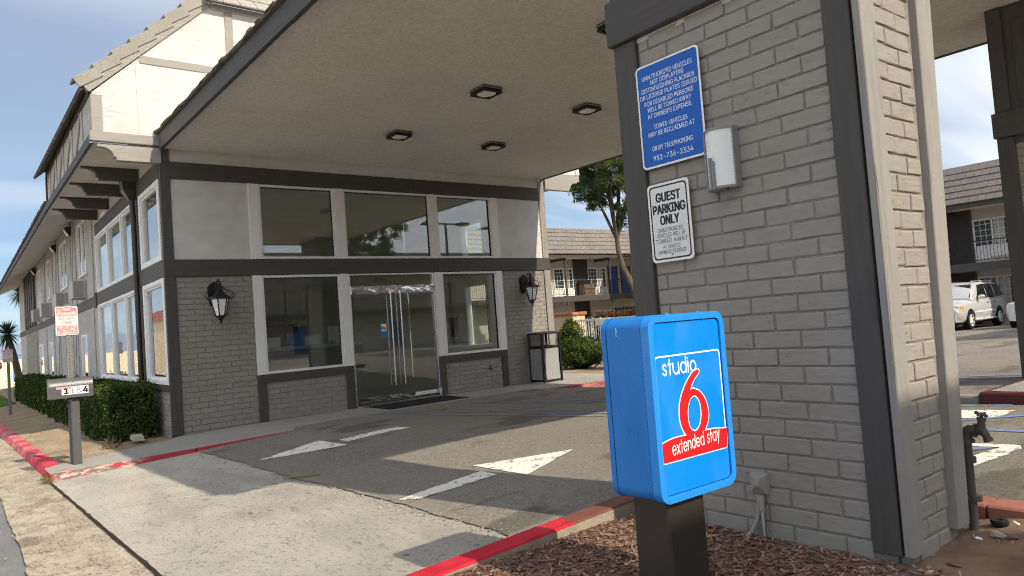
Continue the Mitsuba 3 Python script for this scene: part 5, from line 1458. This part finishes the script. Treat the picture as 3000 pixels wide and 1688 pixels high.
def bush(name, label, c, rad, mats, seed, size=.06, n=5000, fade=True):
    k = thing(name, label, 'shrub'); r_ = np.random.default_rng(seed)
    for j, (m_, share) in enumerate(mats):
        nn = int(n*share); d = r_.normal(size=(nn, 3)); d /= np.linalg.norm(d, axis=1, keepdims=True)
        d[:, 2] = np.where(d[:, 2] < -.75, -d[:, 2], d[:, 2])
        rr = (.66+.85*(meshkit.fbm(d*2.6+seed, 3, seed)-.3))*(1-np.abs(r_.normal(0, .16, nn)))+.22*(r_.random(nn) < .06)*r_.random(nn)
        P = np.array(c)+d*rr[:, None]*np.array(rad)
        N = d+r_.normal(0, .5, d.shape); N /= np.linalg.norm(N, axis=1, keepdims=True)
        obj('leaves', leaves(P, N, size*r_.uniform(.7, 1.3, nn), .55, seed+j), m_, k)
    m = trimesh.creation.icosphere(subdivisions=2); m.apply_scale(np.array(rad)*.62); m.apply_translation(np.array(c)-[0, 0, rad[2]*.1])
    obj('dark_core', cat(m, *[tube([[c[0]+a, c[1]+b, 0], [c[0]+a*2.4, c[1]+b*2.4, c[2]]], .025, 5) for a, b in ((.1, .05), (-.1, .1), (0, -.1))]), 'm_core', k)  # added dark core inside the leaves, with a few stems
    return k


bush('shrub', 'round dark green shrub with yellowing leaves beside the litter bin', (-1.85, 11.9, .45), (.95, .8, .58), [('m_leaf_dark', .50), ('m_leaf_mid', .38), ('m_leaf_lime', .12)], 3, .07, 6500)
bush('shrub', 'loose grey green shrub climbing against the fence pillar', (-3.1, 12.7, .85), (.55, .5, .85), [('m_leaf_mid', .5), ('m_leaf_dark', .25), ('m_leaf_lime', .25)], 5, .075, 2600)
bush('shrub', 'dark round shrub half hidden by the blue box sign', (-.15, 12.0, .50), (.72, .7, .62), [('m_leaf_dark', .85), ('m_leaf_mid', .15)], 7, .07, 5000)
struct('planter_soil', drape(Polygon([(-4, 10.65), (1.2, 10.65), (1.2, 14.5), (-4, 14.5)]), lambda x, y: 0*x+.03, 1), 'm_earth', 'earth of the planter behind the pavement', 'soil')


def tree(name, label, base, bends, crown_c, crown_r, seed, n, mats, leafsize, limbs=9, dens_=1.0):
    k = thing(name, label, 'tree'); r_ = np.random.default_rng(seed)
    tr = [tube([np.array(p) for p in bends], np.linspace(.19, .09, len(bends)), 10)]
    tips = []
    top = np.array(bends[-1])
    for i in range(limbs):
        d = r_.normal(size=3); d[2] = abs(d[2])*.55+.1; d /= np.linalg.norm(d)
        tip = np.array(crown_c)+d*np.array(crown_r)*r_.uniform(.55, .85)
        mid = (top+tip)/2+r_.normal(0, .25, 3)+[0, 0, .2]
        tr.append(tube([top-[0, 0, .4], mid, tip], [.075, .05, .02], 7)); tips += [tip, mid, (mid+tip)/2]
    obj('trunk', cat(tr), 'm_bark', k, smooth=50)
    # clumps of needles on the shell and inside
    nc = int(185*dens_); d = r_.normal(size=(nc, 3)); d /= np.linalg.norm(d, axis=1, keepdims=True)
    lob = .70+.55*(meshkit.fbm(d*1.9+seed, 3, seed)-.25)
    C_ = np.array(crown_c)+d*np.array(crown_r)*(lob*r_.uniform(.55, 1.0, nc))[:, None]
    C_ = np.vstack([C_, tips])
    cs = r_.uniform(.26, .60, len(C_))
    for j, (m_, share) in enumerate(mats):
        nn = int(n*share); pick = r_.integers(len(C_), size=nn)
        if j == 1: pick = np.array([p for p in pick if (C_[p]-np.array(crown_c))@np.array([.6, .1, .8]) > -.5])  # paler needles only on the sunward upper side; sunlight put into leaf colour
        nn = len(pick)
        v = r_.normal(size=(nn, 3)); v /= np.linalg.norm(v, axis=1, keepdims=True)
        P = C_[pick]+v*(cs[pick]*r_.uniform(.2, 1, nn))[:, None]*[1, 1, .75]
        N = r_.normal(size=(nn, 3)); N /= np.linalg.norm(N, axis=1, keepdims=True)
        obj('crown', leaves(P, N, leafsize*r_.uniform(.7, 1.4, nn), .16, seed+j, .1), m_, k)
    return k


tree('pine_tree', 'pine tree with forked leaning trunk in front of the rear motel wing', (0, 0, 0),
     [(-8.0, 22, 0.0), (-8.3, 22, 1.6), (-8.75, 22, 2.9), (-9.2, 22, 3.7), (-9.45, 22, 4.6), (-9.48, 22, 5.5)], (-8.9, 22, 8.6), (3.7, 3.5, 3.1), 21, 60000, [('m_pine', .62), ('m_pine_sunlit', .38)], .24)
# what the office windows mirror: the tree and lamp post on the far side of the car park
tree('pine_tree', 'large pine beyond the car park, seen mirrored in the upper office windows', (0, 0, 0),
     [(30, 18, .3), (30, 18.2, 3), (30.2, 18.4, 5.5), (30, 18.5, 7)], (30, 18.6, 9.6), (4.6, 4.6, 4.4), 25, 16000, [('m_pine', .7), ('m_pine_sunlit', .3)], .5)
k = thing('lamp_post', 'tall twin headed car park lamp post, seen mirrored in the office windows', 'lamp post')
obj('pole', cat(tube([[30, 26, .3], [30, 26, 9.1]], [.14, .09], 10), cb(29.95, 30.05, 24.6, 27.4, 9.05, 9.15)), 'm_bronze', k, smooth=40)
for y in (24.5, 27.5): obj('lamp_head', cb(29.7, 30.3, y-.45, y+.45, 9.0, 9.22, .03), 'm_bronze', k)

# yucca heads beyond the end of the street front
YU = thing('yucca', 'spiky yucca with two heads beyond the far end of the street wall', 'yucca')
tr = []; hd = []
for (x, y, z), R in (((-42, .15, 3.2), 1.05), ((-42.3, .95, 5.85), 1.1), ((-43, 1.6, 4.4), 1.0)):
    tr.append(tube([[-42.2, .9, -1], [x-.1, y+.3, z*.55], [x, y, z]], [.22, .18, .14], 8))
    r_ = np.random.default_rng(int(z*10)); n = 260
    d = r_.normal(size=(n, 3)); d[:, 2] = d[:, 2]*.9+.15; d /= np.linalg.norm(d, axis=1, keepdims=True)
    side = np.cross(d, [0, 0, 1.0]); side /= np.linalg.norm(side, axis=1, keepdims=True)
    b = np.array([x, y, z])+d*.08; l = R*r_.uniform(.7, 1.1, n)[:, None]
    V = np.stack([b-side*.03, b+side*.03, b+d*l*.5+side*.035-[0, 0, .02], b+d*l*.5-side*.035-[0, 0, .02], b+d*l-[0, 0, 1]*l*.12], 1).reshape(-1, 3)
    i = np.arange(n)[:, None]*5
    hd.append(trimesh.Trimesh(V, np.vstack([i+[0, 1, 2], i+[0, 2, 3], i+[3, 2, 4]]), process=False))
obj('trunk', cat(tr), 'm_bark', YU, smooth=50)
obj('leaves', cat(hd), 'm_yucca', YU)
k = thing('pipe_frame', 'blue painted goal-like pipe frame on the far field', 'frame')
obj('posts', cat(cb(-86.1, -85.9, 3.2, 3.4, -1, 2.0), cb(-86.1, -85.9, 3.2, 7, 1.85, 2.05), cb(-86.1, -85.9, 6.8, 7.0, -1, 2)), 'm_frame_blue', k)

# ================================================================== the motel wings round the car park
def tile_field(o, ex, up, ncol, nrow, w, expo, th, seed=0):
    """courses of flat roof tiles as one mesh of real tiles; ex along the eave, up the slope"""
    r_ = np.random.default_rng(seed); ex, up = np.array(ex, float), np.array(up, float); nz = np.cross(ex, up)
    base = np.array([[x, y, z] for x in (0, 1) for y in (0, 1) for z in (0, 1)], float)
    V = []
    for j in range(nrow):
        for i in range(ncol):
            a = (i+(j % 2)*.5)*w; t0 = r_.uniform(-.004, .012)
            loc = base*[w-.012, expo+.06, th]; loc[:, 2] += np.where(base[:, 1] > .5, .004, .045+t0)
            V.append(np.array(o)+(a+loc[:, :1])*ex+(j*expo+loc[:, 1:2])*up+loc[:, 2:]*nz)
    V = np.vstack(V); F = (np.vstack([FB[:, [0, 1, 2]], FB[:, [0, 2, 3]]])[None]+(np.arange(len(V)//8)*8)[:, None, None]).reshape(-1, 3)
    return trimesh.Trimesh(V, F, process=False)


def Wm(o, d):
    """wing coordinates: a along the front, b out of the front, z up"""
    d = np.array(d, float); out = np.array([d[1], -d[0], 0]); m = np.eye(4); m[:3, 0], m[:3, 1], m[:3, 3] = d, out, o; return m


def wing(name, label, M, a0, a1, wins, doors, cols, lower, ze=5.45, zr=7.25, posts=()):
    """a two storey motel wing with an access balcony; wins/doors/cols by their place along the front"""
    k = thing(name, label, 'building')
    def B(*a, c=.004): return tf(cb(*a, c), M)
    def b_(*a): return tf(bx(*a), M)
    w_ = obj('wall', cat(b_(a0, a1, -6, -1.4, 0, 5.6), b_(a0, a1, -1.4, 0, 2.80, 2.98), b_(a0, a1, -1.4, -.0, 5.50, 5.54)), 'm_far_wall', k)
    obj('balcony_edge', B(a0, a1, -.02, .06, 2.62, 2.985), 'm_far_dark' if False else 'm_trim_flat', k)
    obj('eave_board', B(a0, a1, .25, .32, ze-.02, ze+.20), 'm_trim_flat', k)
    sl = math.atan2(1.8, 1.25); up = M[:3, :3] @ np.array([0, -math.cos(sl), math.sin(sl)])
    o = (M @ np.array([a0, .36, ze+.17, 1]))[:3]
    L_ = math.hypot(1.8, 1.25)
    rf = obj('roof', tf(trimesh.Trimesh([[a0, .36, ze+.16], [a1, .36, ze+.16], [a1, -1.0, zr-.02], [a0, -1.0, zr-.02], [a1, -7, zr], [a0, -7, zr]], [[0, 1, 2], [0, 2, 3], [3, 2, 4], [3, 4, 5]], process=False), M), 'm_far_tile', k)
    obj('roof_tiles', tile_field(o, M[:3, 0], up, int((a1-a0)/.33), 6, .33, L_/6, .055, 3), 'm_far_tile', rf, kind='stuff')
    n_ = int((a1-a0)/.33); rt = tile_field((M @ np.array([a0, -1.05, zr-.0, 1]))[:3], M[:3, 0], M[:3, :3] @ np.array([0, .92, -.1]), n_, 1, .33, .12, .07, 9)
    obj('ridge_tiles', rt, 'm_tile_edge', rf, kind='stuff')
    for (x0, x1, z0, z1) in wins:
        f = obj('window', cat(B(x0, x0+.08, -1.42, -1.34, z0, z1), B(x1-.08, x1, -1.42, -1.34, z0, z1), B(x0+.08, x1-.08, -1.42, -1.34, z1-.08, z1), B(x0+.08, x1-.08, -1.42, -1.34, z0, z0+.08), B((x0+x1)/2-.035, (x0+x1)/2+.035, -1.42, -1.35, z0+.08, z1-.08)), 'm_white', k)
        obj('pane', cat(b_(x0+.08, (x0+x1)/2-.035, -1.41, -1.385, z0+.08, z1-.08), b_((x0+x1)/2+.035, x1-.08, -1.41, -1.385, z0+.08, z1-.08)), 'm_far_glass', f)
        obj('curtain_or_dark_back', b_((x0+x1)/2+.06, x1-.3, -1.384, -1.382, z0+.1, z1-.1), 'm_ac', f)
        g_ = []
        for s0, s1 in ((x0+.08, (x0+x1)/2-.035), ((x0+x1)/2+.035, x1-.08)):
            for t_ in (1/3, 2/3): g_.append(b_(s0+(s1-s0)*t_-.011, s0+(s1-s0)*t_+.011, -1.385, -1.372, z0+.08, z1-.08))
            for t_ in np.arange(1, 5)/5: g_.append(b_(s0, s1, -1.385, -1.374, z0+(z1-z0)*t_-.011, z0+(z1-z0)*t_+.011))
        obj('glazing_bars', cat(g_), 'm_white', f)
        if z0 > 3:
            obj('air_conditioner', cat(B((x0+x1)/2-.1, x1-.1, -1.42, -1.2, z0-.45, z0-.06), b_(x0, x1, -1.41, -1.385, z0-.55, z0)), 'm_white_trim', f)
    for (x0, x1, z0, z1) in doors:
        d_ = obj('door', cat(B(x0, x1, -1.44, -1.37, z0, z1), *[B(x0+.12+q*(x1-x0-.1)/2, x0+.06+(q+1)*(x1-x0-.1)/2, -1.372, -1.360, z0+c0_, z0+c1_) for q in (0, 1) for c0_, c1_ in ((.15, .85), (.95, 1.5), (1.6, 1.95))]), 'm_far_door', k)
        obj('frame', cat(B(x0-.07, x0, -1.42, -1.35, z0, z1+.06), B(x1, x1+.07, -1.42, -1.35, z0, z1+.06)), 'm_far_dark', d_)
        obj('handle', tf(trimesh.creation.icosphere(subdivisions=1, radius=.035), M @ trimesh.transformations.translation_matrix([x1-.1, -1.33, z0+1.0])), 'm_steel', d_)
    for (x0, x1, z0, z1) in cols:
        c_ = obj('brick_panel', b_(x0, x1, -1.45, -1.36, z0, z1), 'm_far_dark', k)
        ms = lay(x0, x1, z0, z1, z1, 0, np.eye(4))
        mt = [tf(bx(-.147, .147, -.0, .01, -.045, .045), q) for q in ms]
        obj('brickwork', tf(cat(mt).apply_translation([0, 0, 0]), M @ np.diag([1, -1, 1, 1]) @ trimesh.transformations.translation_matrix([0, 1.345, 0])), 'm_far_dark', c_, kind='stuff')
        obj('board', cat(B(x0-.07, x0, -1.42, -1.30, z0, z1), B(x1, x1+.07, -1.42, -1.30, z0, z1)), 'm_trim_up', k)
    for x in posts:
        obj('balcony_post', B(x-.05, x+.05, -.06, .04, 2.4, ze), 'm_trim_up', k)
        obj('roof_beam', tf(cb(x-.05, x+.05, -1.4, .0, ze-.16, ze, .004), M), 'm_far_dark', k)
    rs = [B(a0, a1, -.0, .03, 3.92, 3.96), B(a0, a1, -.0, .03, 3.07, 3.10)]
    for x in np.arange(a0+.06, a1, .135): rs.append(b_(x-.008, x+.008, .005, .02, 3.08, 3.94))
    obj('railing', cat(rs), 'm_black_metal', k, kind='stuff')
    return k


ML = Wm((-20.1, 0, 0), (0, 1, 0))
wing('motel_wing', 'tan two storey motel wing with blue doors behind the pine tree', ML, 14, 41,
     [(24.0, 25.6, 3.5, 4.9), (28.5, 30.25, 3.50, 4.90), (31.6, 33.38, 3.50, 4.90), (37.2, 38.9, 3.5, 4.9), (32.0, 33.6, .75, 1.95), (27, 28.7, .75, 1.95)],
     [(33.68, 34.50, 2.98, 4.97), (34.95, 35.84, 2.98, 4.96), (39.6, 40.4, 2.98, 4.96), (26.4, 27.2, 2.98, 4.96), (34.1, 34.9, .1, 2.05), (35.2, 36.1, .1, 2.05)],
     [(30.37, 31.52, 2.98, 5.5), (30.30, 31.5, .1, 2.62)], None, posts=(28.35, 32.4, 36.3, 20))
MR = Wm((0, 33.0, -.30), (1, 0, 0))
wing('motel_wing', 'two storey motel wing across the car park behind the silver car', MR, -18, 22,
     [(1.22, 2.78, 3.70, 5.00), (1.22, 2.78, .75, 2.36), (-6, -4.2, 3.42, 4.78), (7, 8.9, 3.42, 4.78), (7, 8.9, .35, 1.98)], [(3.3, 4.2, 2.98, 4.96), (3.3, 4.2, .2, 2.2)],
     [(.20, 1.13, 2.98, 5.5), (.20, 1.13, .2, 2.62)], None, posts=(.45, 6.3, 12))
k = thing('balcony_bin', 'brown and black litter bin standing on the wing balcony', 'bin')
obj('body', cat(cb(-21.3, -20.75, 30.55, 31.1, 2.98, 3.75), cb(-21.3, -20.75, 31.12, 31.5, 2.98, 3.8)), 'm_wood_brown', k); obj('lid', cb(-21.32, -20.72, 30.52, 31.1, 3.75, 4.02), 'm_black_metal', k)
k = thing('wing_notice', 'small white notice on the lower wall of the wing', 'sign')
obj('plate', cb(-21.49, -21.46, 33.65, 34.0, 1.80, 2.14, .002), 'm_letter_white', k)
obj('print', cat(cb(-21.459, -21.456, 33.70, 33.95, 1.98, 2.08, .001), cb(-21.459, -21.456, 33.76, 33.9, 1.84, 1.94, .001)), 'm_letter_black', k)

# pool fence with a capped pillar
k = thing('fence', 'white metal railing fence beside the capped block pillar', 'fence')
fp = obj('pillar', cb(-7.35, -6.22, 15.75, 16.4, 0, 1.66, .01), 'm_cream', k)
for i in range(3):
    for j in range(2):
        obj('cap_brick', cb(-7.42+i*.43, -7.01+i*.43, 15.68+j*.4, 16.06+j*.4, 1.66, 1.78, .012), 'm_terra', fp)
for x in (-5.0, -3.0, -1.0, 1.0, -9.4): obj('post', cb(x-.04, x+.04, 15.96, 16.04, -.1, 1.50), 'm_white', k)
obj('rail', cat(cb(-6.22, 1.2, 15.98, 16.03, 1.40, 1.48), cb(-6.22, 1.2, 15.98, 16.02, .25, .31), cb(-9.5, -7.35, 15.98, 16.03, 1.40, 1.48), cb(-9.5, -7.35, 15.98, 16.03, .25, .31)), 'm_white', k)
obj('bars', cat(*[bx(x-.012, x+.012, 15.99, 16.015, .3, 1.42) for x in list(np.arange(-6.15, 1.2, .125))+list(np.arange(-9.45, -7.4, .125))]), 'm_white', k, kind='stuff')
k = thing('fence_notice', 'blank white panel hung on the railing fence by the blue sign', 'sign')
obj('panel', cb(-5.2, -4.5, 15.95, 15.975, 1.22, 1.47, .003), 'm_letter_white', k)
k = thing('flowering_hedge', 'low rust tinged hedge behind the railing fence', 'hedge'); r_ = np.random.default_rng(3)
for m_, n in (('m_rust_leaf', 5200), ('m_leaf_mid', 2600)):
    P = np.column_stack([r_.uniform(-6.6, 2.2, n), r_.uniform(17.0, 17.7, n), 1.05+r_.random(n)**.6*.68]); P[:, 2] += .10*(meshkit.fbm(P*1.5, 3)-.5)
    if m_ == 'm_leaf_mid': P[:, 2] -= .12
    N = r_.normal(size=(n, 3))+[0, 0, .6]; N /= np.linalg.norm(N, axis=1, keepdims=True)
    obj('leaves', leaves(P, N, .10*r_.uniform(.6, 1.3, n), .6, 4), m_, k)
obj('dark_core', cb(-6.5, 2.1, 17.08, 17.62, .2, 1.48, .1), 'm_core', k)  # added solid dark core filling the gaps between the leaves
k = thing('parasol', 'closed grey blue parasol by the pool, seen through the office windows', 'parasol')
obj('canopy', lathe([(0, 2.5), (.06, 2.4), (.14, 1.6), (.20, 1.05), (.05, 1.0), (0, 1.0)][::-1], 10, (-11.0, 17.4, 0)), 'm_frame_blue', k); obj('pole', tube([[-11.0, 17.4, 0], [-11.0, 17.4, 2.6]], .02, 6), 'm_white', k)

# ================================================================== cars
def car_wheel(parent, c, rad, wid, side):
    """a wheel with its axle along x"""
    t = tf(lathe([(rad*.62, -wid/2), (rad*.93, -wid/2), (rad, -wid*.36), (rad, wid*.36), (rad*.93, wid/2), (rad*.62, wid/2)], 26), trimesh.transformations.rotation_matrix(math.pi/2, [0, 1, 0]))
    t.apply_translation(c); w = obj('wheel', t, 'm_tyre', parent, smooth=40)
    sp = []
    for i in range(6):
        a = i*math.pi/3
        sp.append(tf(cb(-.03, .03, .04, rad*.60, -.02, .012, .006), trimesh.transformations.rotation_matrix(a, [0, 0, 1])))
    rim = cat(*sp, lathe([(rad*.56, -.05), (rad*.64, -.05), (rad*.64, .03), (rad*.58, .035)], 24), lathe([(0, .02), (.07, .02), (.07, -.02), (0, -.02)][::-1], 14))
    M = frame_m(np.array(c)+[side*wid*.46, 0, 0], (0, side, 0), (0, 0, 1))
    obj('rim', tf(rim, M), 'm_vinyl', w, smooth=40)
    obj('hub_back', tf(lathe([(0, -.03), (rad*.6, -.03)], 20), M), 'm_dark', w)


def loft(sections):
    """closed body from cross sections; each is (y, [(x, z) right half from the bottom centre up to the top centre])"""
    rows = []
    for y, h in sections:
        h = np.array(h, float); full = np.vstack([h, (h*[-1, 1])[::-1][1:-1] if h[0][0] == 0 else (h*[-1, 1])[::-1]])
        rows.append(np.column_stack([full[:, 0], np.full(len(full), y), full[:, 1]]))
    n = len(rows[0]); V = np.vstack(rows); F = []
    for i in range(len(rows)-1):
        for k_ in range(n):
            a, b = i*n+k_, i*n+(k_+1) % n; F += [[a, b, b+n], [a, b+n, a+n]]
    for base, fl in ((0, 1), ((len(rows)-1)*n, 0)):
        for k_ in range(1, n-1): F.append([base, base+k_+1, base+k_] if not fl else [base, base+k_, base+k_+1])
    m = trimesh.Trimesh(V, F, process=False); m.fix_normals(); return m


def half(w, zb, zs, zt, tuck=.05):
    """lower body half section: sill, bulging side, shoulder"""
    return [(0, zb), (w-.14, zb), (w-.04, zb+.10), (w, zb+.30), (w, (zb+zs)/2+.12), (w-.03, zs-.06), (w-.10, zs), (w-.30, zt), (0, zt+.02)]


SU = thing('parked_car', 'large silver estate car with roof rails parked nose towards the drive', 'car')
gx, gy, gz = 1.52, 29.55, -.10                                  # centre line x, front axle y, ground
MS_ = trimesh.transformations.translation_matrix([gx, gy, gz])
low = loft([(-1.02, half(.80, .42, .82, .86)), (-.98, half(.90, .36, .90, .95)), (-.80, half(.97, .32, 1.02, 1.08)), (-.45, half(1.0, .30, 1.08, 1.16)), (.55, half(1.0, .30, 1.14, 1.22)), (1.2, half(1.0, .30, 1.16, 1.24)), (3.2, half(1.0, .30, 1.18, 1.26)), (3.95, half(.99, .34, 1.18, 1.24)), (4.15, half(.94, .42, 1.14, 1.2))])


def cab(y, w0, w1, z0, z1): return (y, [(0, z0), (w0, z0), (w0-.01, z0+.06), ((w0+w1)/2+.02, (z0+z1)/2), (w1+.01, z1-.10), (w1-.10, z1-.02), (0, z1+.02)])


green = loft([cab(.42, .92, .90, 1.10, 1.28), cab(.80, .94, .84, 1.10, 1.62), cab(1.22, .95, .80, 1.10, 1.88), cab(1.7, .95, .79, 1.10, 1.93), cab(3.3, .95, .78, 1.10, 1.92), cab(3.85, .94, .76, 1.10, 1.84), cab(4.10, .93, .84, 1.10, 1.40)])
arch = [tf(lathe([(0, -.30), (.47, -.30), (.47, .30), (0, .30)], 28), trimesh.transformations.translation_matrix([s*.92, y, .38]) @ trimesh.transformations.rotation_matrix(math.pi/2, [0, 1, 0])) for s in (-1, 1) for y in (0, 3.13)]
import manifold3d as m3


def mani(m):
    m = m.copy(); m.merge_vertices(); m.fix_normals()
    return m3.Manifold(m3.Mesh(np.asarray(m.vertices, np.float32), np.asarray(m.faces, np.uint32)))


def unmani(M_):
    q = M_.to_mesh(); return trimesh.Trimesh(q.vert_properties[:, :3], q.tri_verts, process=False)


try:
    body = mani(low)
    for a in arch: body = body-mani(a)
    body = unmani(body)
    if len(body.faces) < 20: body = low
except Exception:
    body = low
obj('body', tf(body, MS_), 'm_silver', SU, smooth=38)
obj('cabin', tf(green, MS_), 'm_silver', SU, smooth=38)
for s in (-1, 1):
    for (q) in ([(.92, 1.24), (1.36, 1.80), (1.98, 1.83), (1.98, 1.24)], [(2.08, 1.24), (2.08, 1.83), (2.78, 1.82), (2.92, 1.24)], [(3.06, 1.26), (3.0, 1.80), (3.66, 1.76), (3.92, 1.28)]):
        pts = []
        for y, z in q: pts.append([s*(.955-(z-1.16)*.20+.018), y, z])
        obj('side_window', tf(trimesh.convex.convex_hull(np.vstack([np.array(pts), np.array(pts)-[s*.03, 0, 0]])), MS_), 'm_car_glass', SU)
ws = np.array([[-.84, .50, 1.27], [.84, .50, 1.27], [.70, 1.14, 1.80], [-.70, 1.14, 1.80]]); nrm_ = np.array([0, -.035, .03])
obj('windscreen', tf(trimesh.convex.convex_hull(np.vstack([ws+nrm_, ws-nrm_*.5])), MS_), 'm_car_glass', SU)
obj('windscreen', tf(trimesh.convex.convex_hull(np.vstack([np.array([[-.7, 4.0, 1.32], [.7, 4.0, 1.32], [.66, 3.92, 1.74], [-.66, 3.92, 1.74]])+[0, .08, 0], np.array([[-.7, 4.0, 1.32], [.7, 3.9, 1.74]])])), MS_), 'm_car_glass', SU, label='rear window')
for s in (-1, 1):
    hl = obj('headlight', tf(trimesh.convex.convex_hull(np.array([[s*.62, -1.01, .76], [s*.62, -.98, 1.0], [s*.90, -.93, 1.0], [s*.90, -.97, .76], [s*.965, -.70, .98], [s*.965, -.72, .78]])), MS_), 'm_lens', SU)
    obj('indicator', tf(trimesh.convex.convex_hull(np.array([[s*.93, -.90, .78], [s*.93, -.88, .98], [s*.985, -.62, .97], [s*.985, -.62, .79]])), MS_), 'm_amber', hl)
    mr = trimesh.creation.icosphere(subdivisions=2); mr.apply_scale([.13, .09, .085]); mr.apply_translation([s*1.10, .98, 1.30])
    obj('wing_mirror', tf(cat(mr, cb(s*.93, s*1.05, .98, 1.04, 1.24, 1.29)), MS_), 'm_silver', SU, smooth=40)
    obj('running_board', tf(cat(cb(s*.88, s*1.06, .55, 2.6, .34, .40, .02)), MS_), 'm_silver', SU)
    obj('trim_strip', tf(cat(cb(s*.985, s*1.02, .60, 1.70, .66, .72, .01), cb(s*.985, s*1.02, 1.74, 2.6, .67, .73, .01)), MS_), 'm_vinyl', SU)
    obj('roof_rail', tf(cat(cb(s*.62, s*.66, 1.3, 3.5, 1.95, 1.975, .01), *[cb(s*.62, s*.66, y, y+.10, 1.90, 1.96, .01) for y in (1.3, 2.3, 3.4)]), MS_), 'm_silver', SU)
    obj('door_handle', tf(cat(cb(s*.99, s*1.03, 1.82, 1.98, 1.02, 1.06, .01), cb(s*.99, s*1.03, 2.55, 2.7, 1.04, 1.08, .01)), MS_), 'm_dark', SU)
    for y in (0, 3.13): car_wheel(SU, (gx+s*.87, gy+y, gz+.375), .375, .26, s)
obj('bumper', tf(trimesh.convex.convex_hull(np.array([[x, y, z] for x, y in ((-.94, -.70), (.94, -.70), (.80, -1.06), (-.80, -1.06)) for z in (.36, .70)])), MS_), 'm_silver', SU)
obj('grille', tf(cb(-.50, .50, -1.06, -1.0, .72, .98, .02), MS_), 'm_black_metal', SU)
obj('fog_light', tf(cat(*[lathe([(0, 0), (.10, 0), (.10, .02), (0, .02)], 16).apply_transform(trimesh.transformations.translation_matrix([x, -1.0, .52]) @ trimesh.transformations.rotation_matrix(math.pi/2, [1, 0, 0])) for x in (-.72, .72)]), MS_), 'm_dark', SU)
obj('underbody', tf(bx(-.8, .8, -.8, 3.9, .22, .36), MS_), 'm_dark', SU)

WC = thing('parked_car', 'white saloon car showing its red tail light beside the silver car', 'car')
MW = trimesh.transformations.translation_matrix([5.02, 28.9, -.10])
low = loft([(-.75, half(.72, .38, .96, 1.0)), (-.66, half(.85, .34, 1.0, 1.04)), (-.3, half(.90, .28, 1.0, 1.06)), (.6, half(.90, .24, .98, 1.06)), (2.6, half(.90, .24, .92, .98)), (3.4, half(.88, .26, .84, .90)), (3.75, half(.74, .34, .70, .74))])
obj('body', tf(low, MW), 'm_car_white', WC, smooth=38)
cabm = loft([cab(-.05, .74, .70, .98, 1.08), cab(.55, .78, .62, .95, 1.42), cab(1.4, .78, .60, .95, 1.47), cab(2.0, .78, .62, .92, 1.36), cab(2.6, .78, .74, .90, 1.02)])
obj('cabin', tf(cabm, MW), 'm_car_glass', WC, smooth=38)
obj('roof', tf(loft([cab(.50, .63, .58, 1.36, 1.44), cab(1.4, .64, .58, 1.40, 1.49), cab(1.95, .63, .58, 1.30, 1.40)]), MW), 'm_car_white', WC, smooth=38)
for s in (-1, 1):
    obj('tail_light', tf(trimesh.convex.convex_hull(np.array([[s*.52, -.76, .80], [s*.52, -.74, .96], [s*.86, -.62, .97], [s*.88, -.60, .78], [s*.925, -.32, .96], [s*.925, -.36, .86]])), MW), 'm_tail', WC)
    for y in (0.05, 2.7): car_wheel(WC, (5.02+s*.80, 28.9+y, -.10+.31), .31, .2, s)
obj('number_plate', tf(cb(-.26, .26, -.80, -.74, .66, .80, .005), MW), 'm_letter_white', WC)
obj('bumper', tf(trimesh.convex.convex_hull(np.array([[x, y, z] for x, y in ((-.88, -.4), (.88, -.4), (.70, -.80), (-.70, -.80)) for z in (.34, .62)])), MW), 'm_car_white', WC)

# ================================================================== buildings outside the frame that shade or are mirrored, one added for its shade
wing('motel_wing', 'shaded motel wing on the far side of the car park, mirrored in the office windows', Wm((36, 0, .3), (0, -1, 0)), -62, -9, [(-30, -28.4, 3.5, 4.9), (-22, -20.4, 3.5, 4.9), (-22, -20.4, .7, 2.0)], [(-26, -25.1, .1, 2.1), (-18, -17.1, .1, 2.1)], [], None, posts=(-32, -24, -16))
wing('motel_wing', 'motel wing outside the picture on the right, shading the parked cars', Wm((13.2, 0, -.1), (0, -1, 0)), -32.5, -21.5, [(-30, -28.4, 3.5, 4.9), (-26, -24.4, .7, 2.0)], [(-27, -26.1, 2.98, 4.96)], [], None, posts=(-29, -24))
k = thing('added_shade_block', 'unseen flat roofed block added beyond the bed to shade the pillar foot', 'building')
obj('wall', bx(20, 24, -3.4, 2.2, 0, 6.62), 'm_far_wall', k)  # unseen block, sized so its shade falls on the pillar foot alone
obj('parapet', bx(19.9, 24.1, -3.5, 2.3, 6.4, 6.72), 'm_trim_flat', k)
for y in (-2.6, .2):
    w_ = obj('window', cb(19.93, 20, y, y+1.2, 3.6, 4.9), 'm_white', k); obj('pane', bx(19.92, 19.931, y+.08, y+1.12, 3.68, 4.82), 'm_far_glass', w_)
k = thing('roadside_shop', 'cream roadside building with a red fascia, mirrored in the street windows', 'building')
obj('wall', bx(-72, -44, -22, -12.5, -1, 4.4), 'm_cream', k)
obj('fascia', bx(-72.2, -43.8, -22.2, -12.3, 4.4, 5.4), 'm_kerb_pink', k)
obj('door', cat(bx(-43.99, -43.95, -16, -14.6, -.7, 1.6)), 'm_far_glass', k)
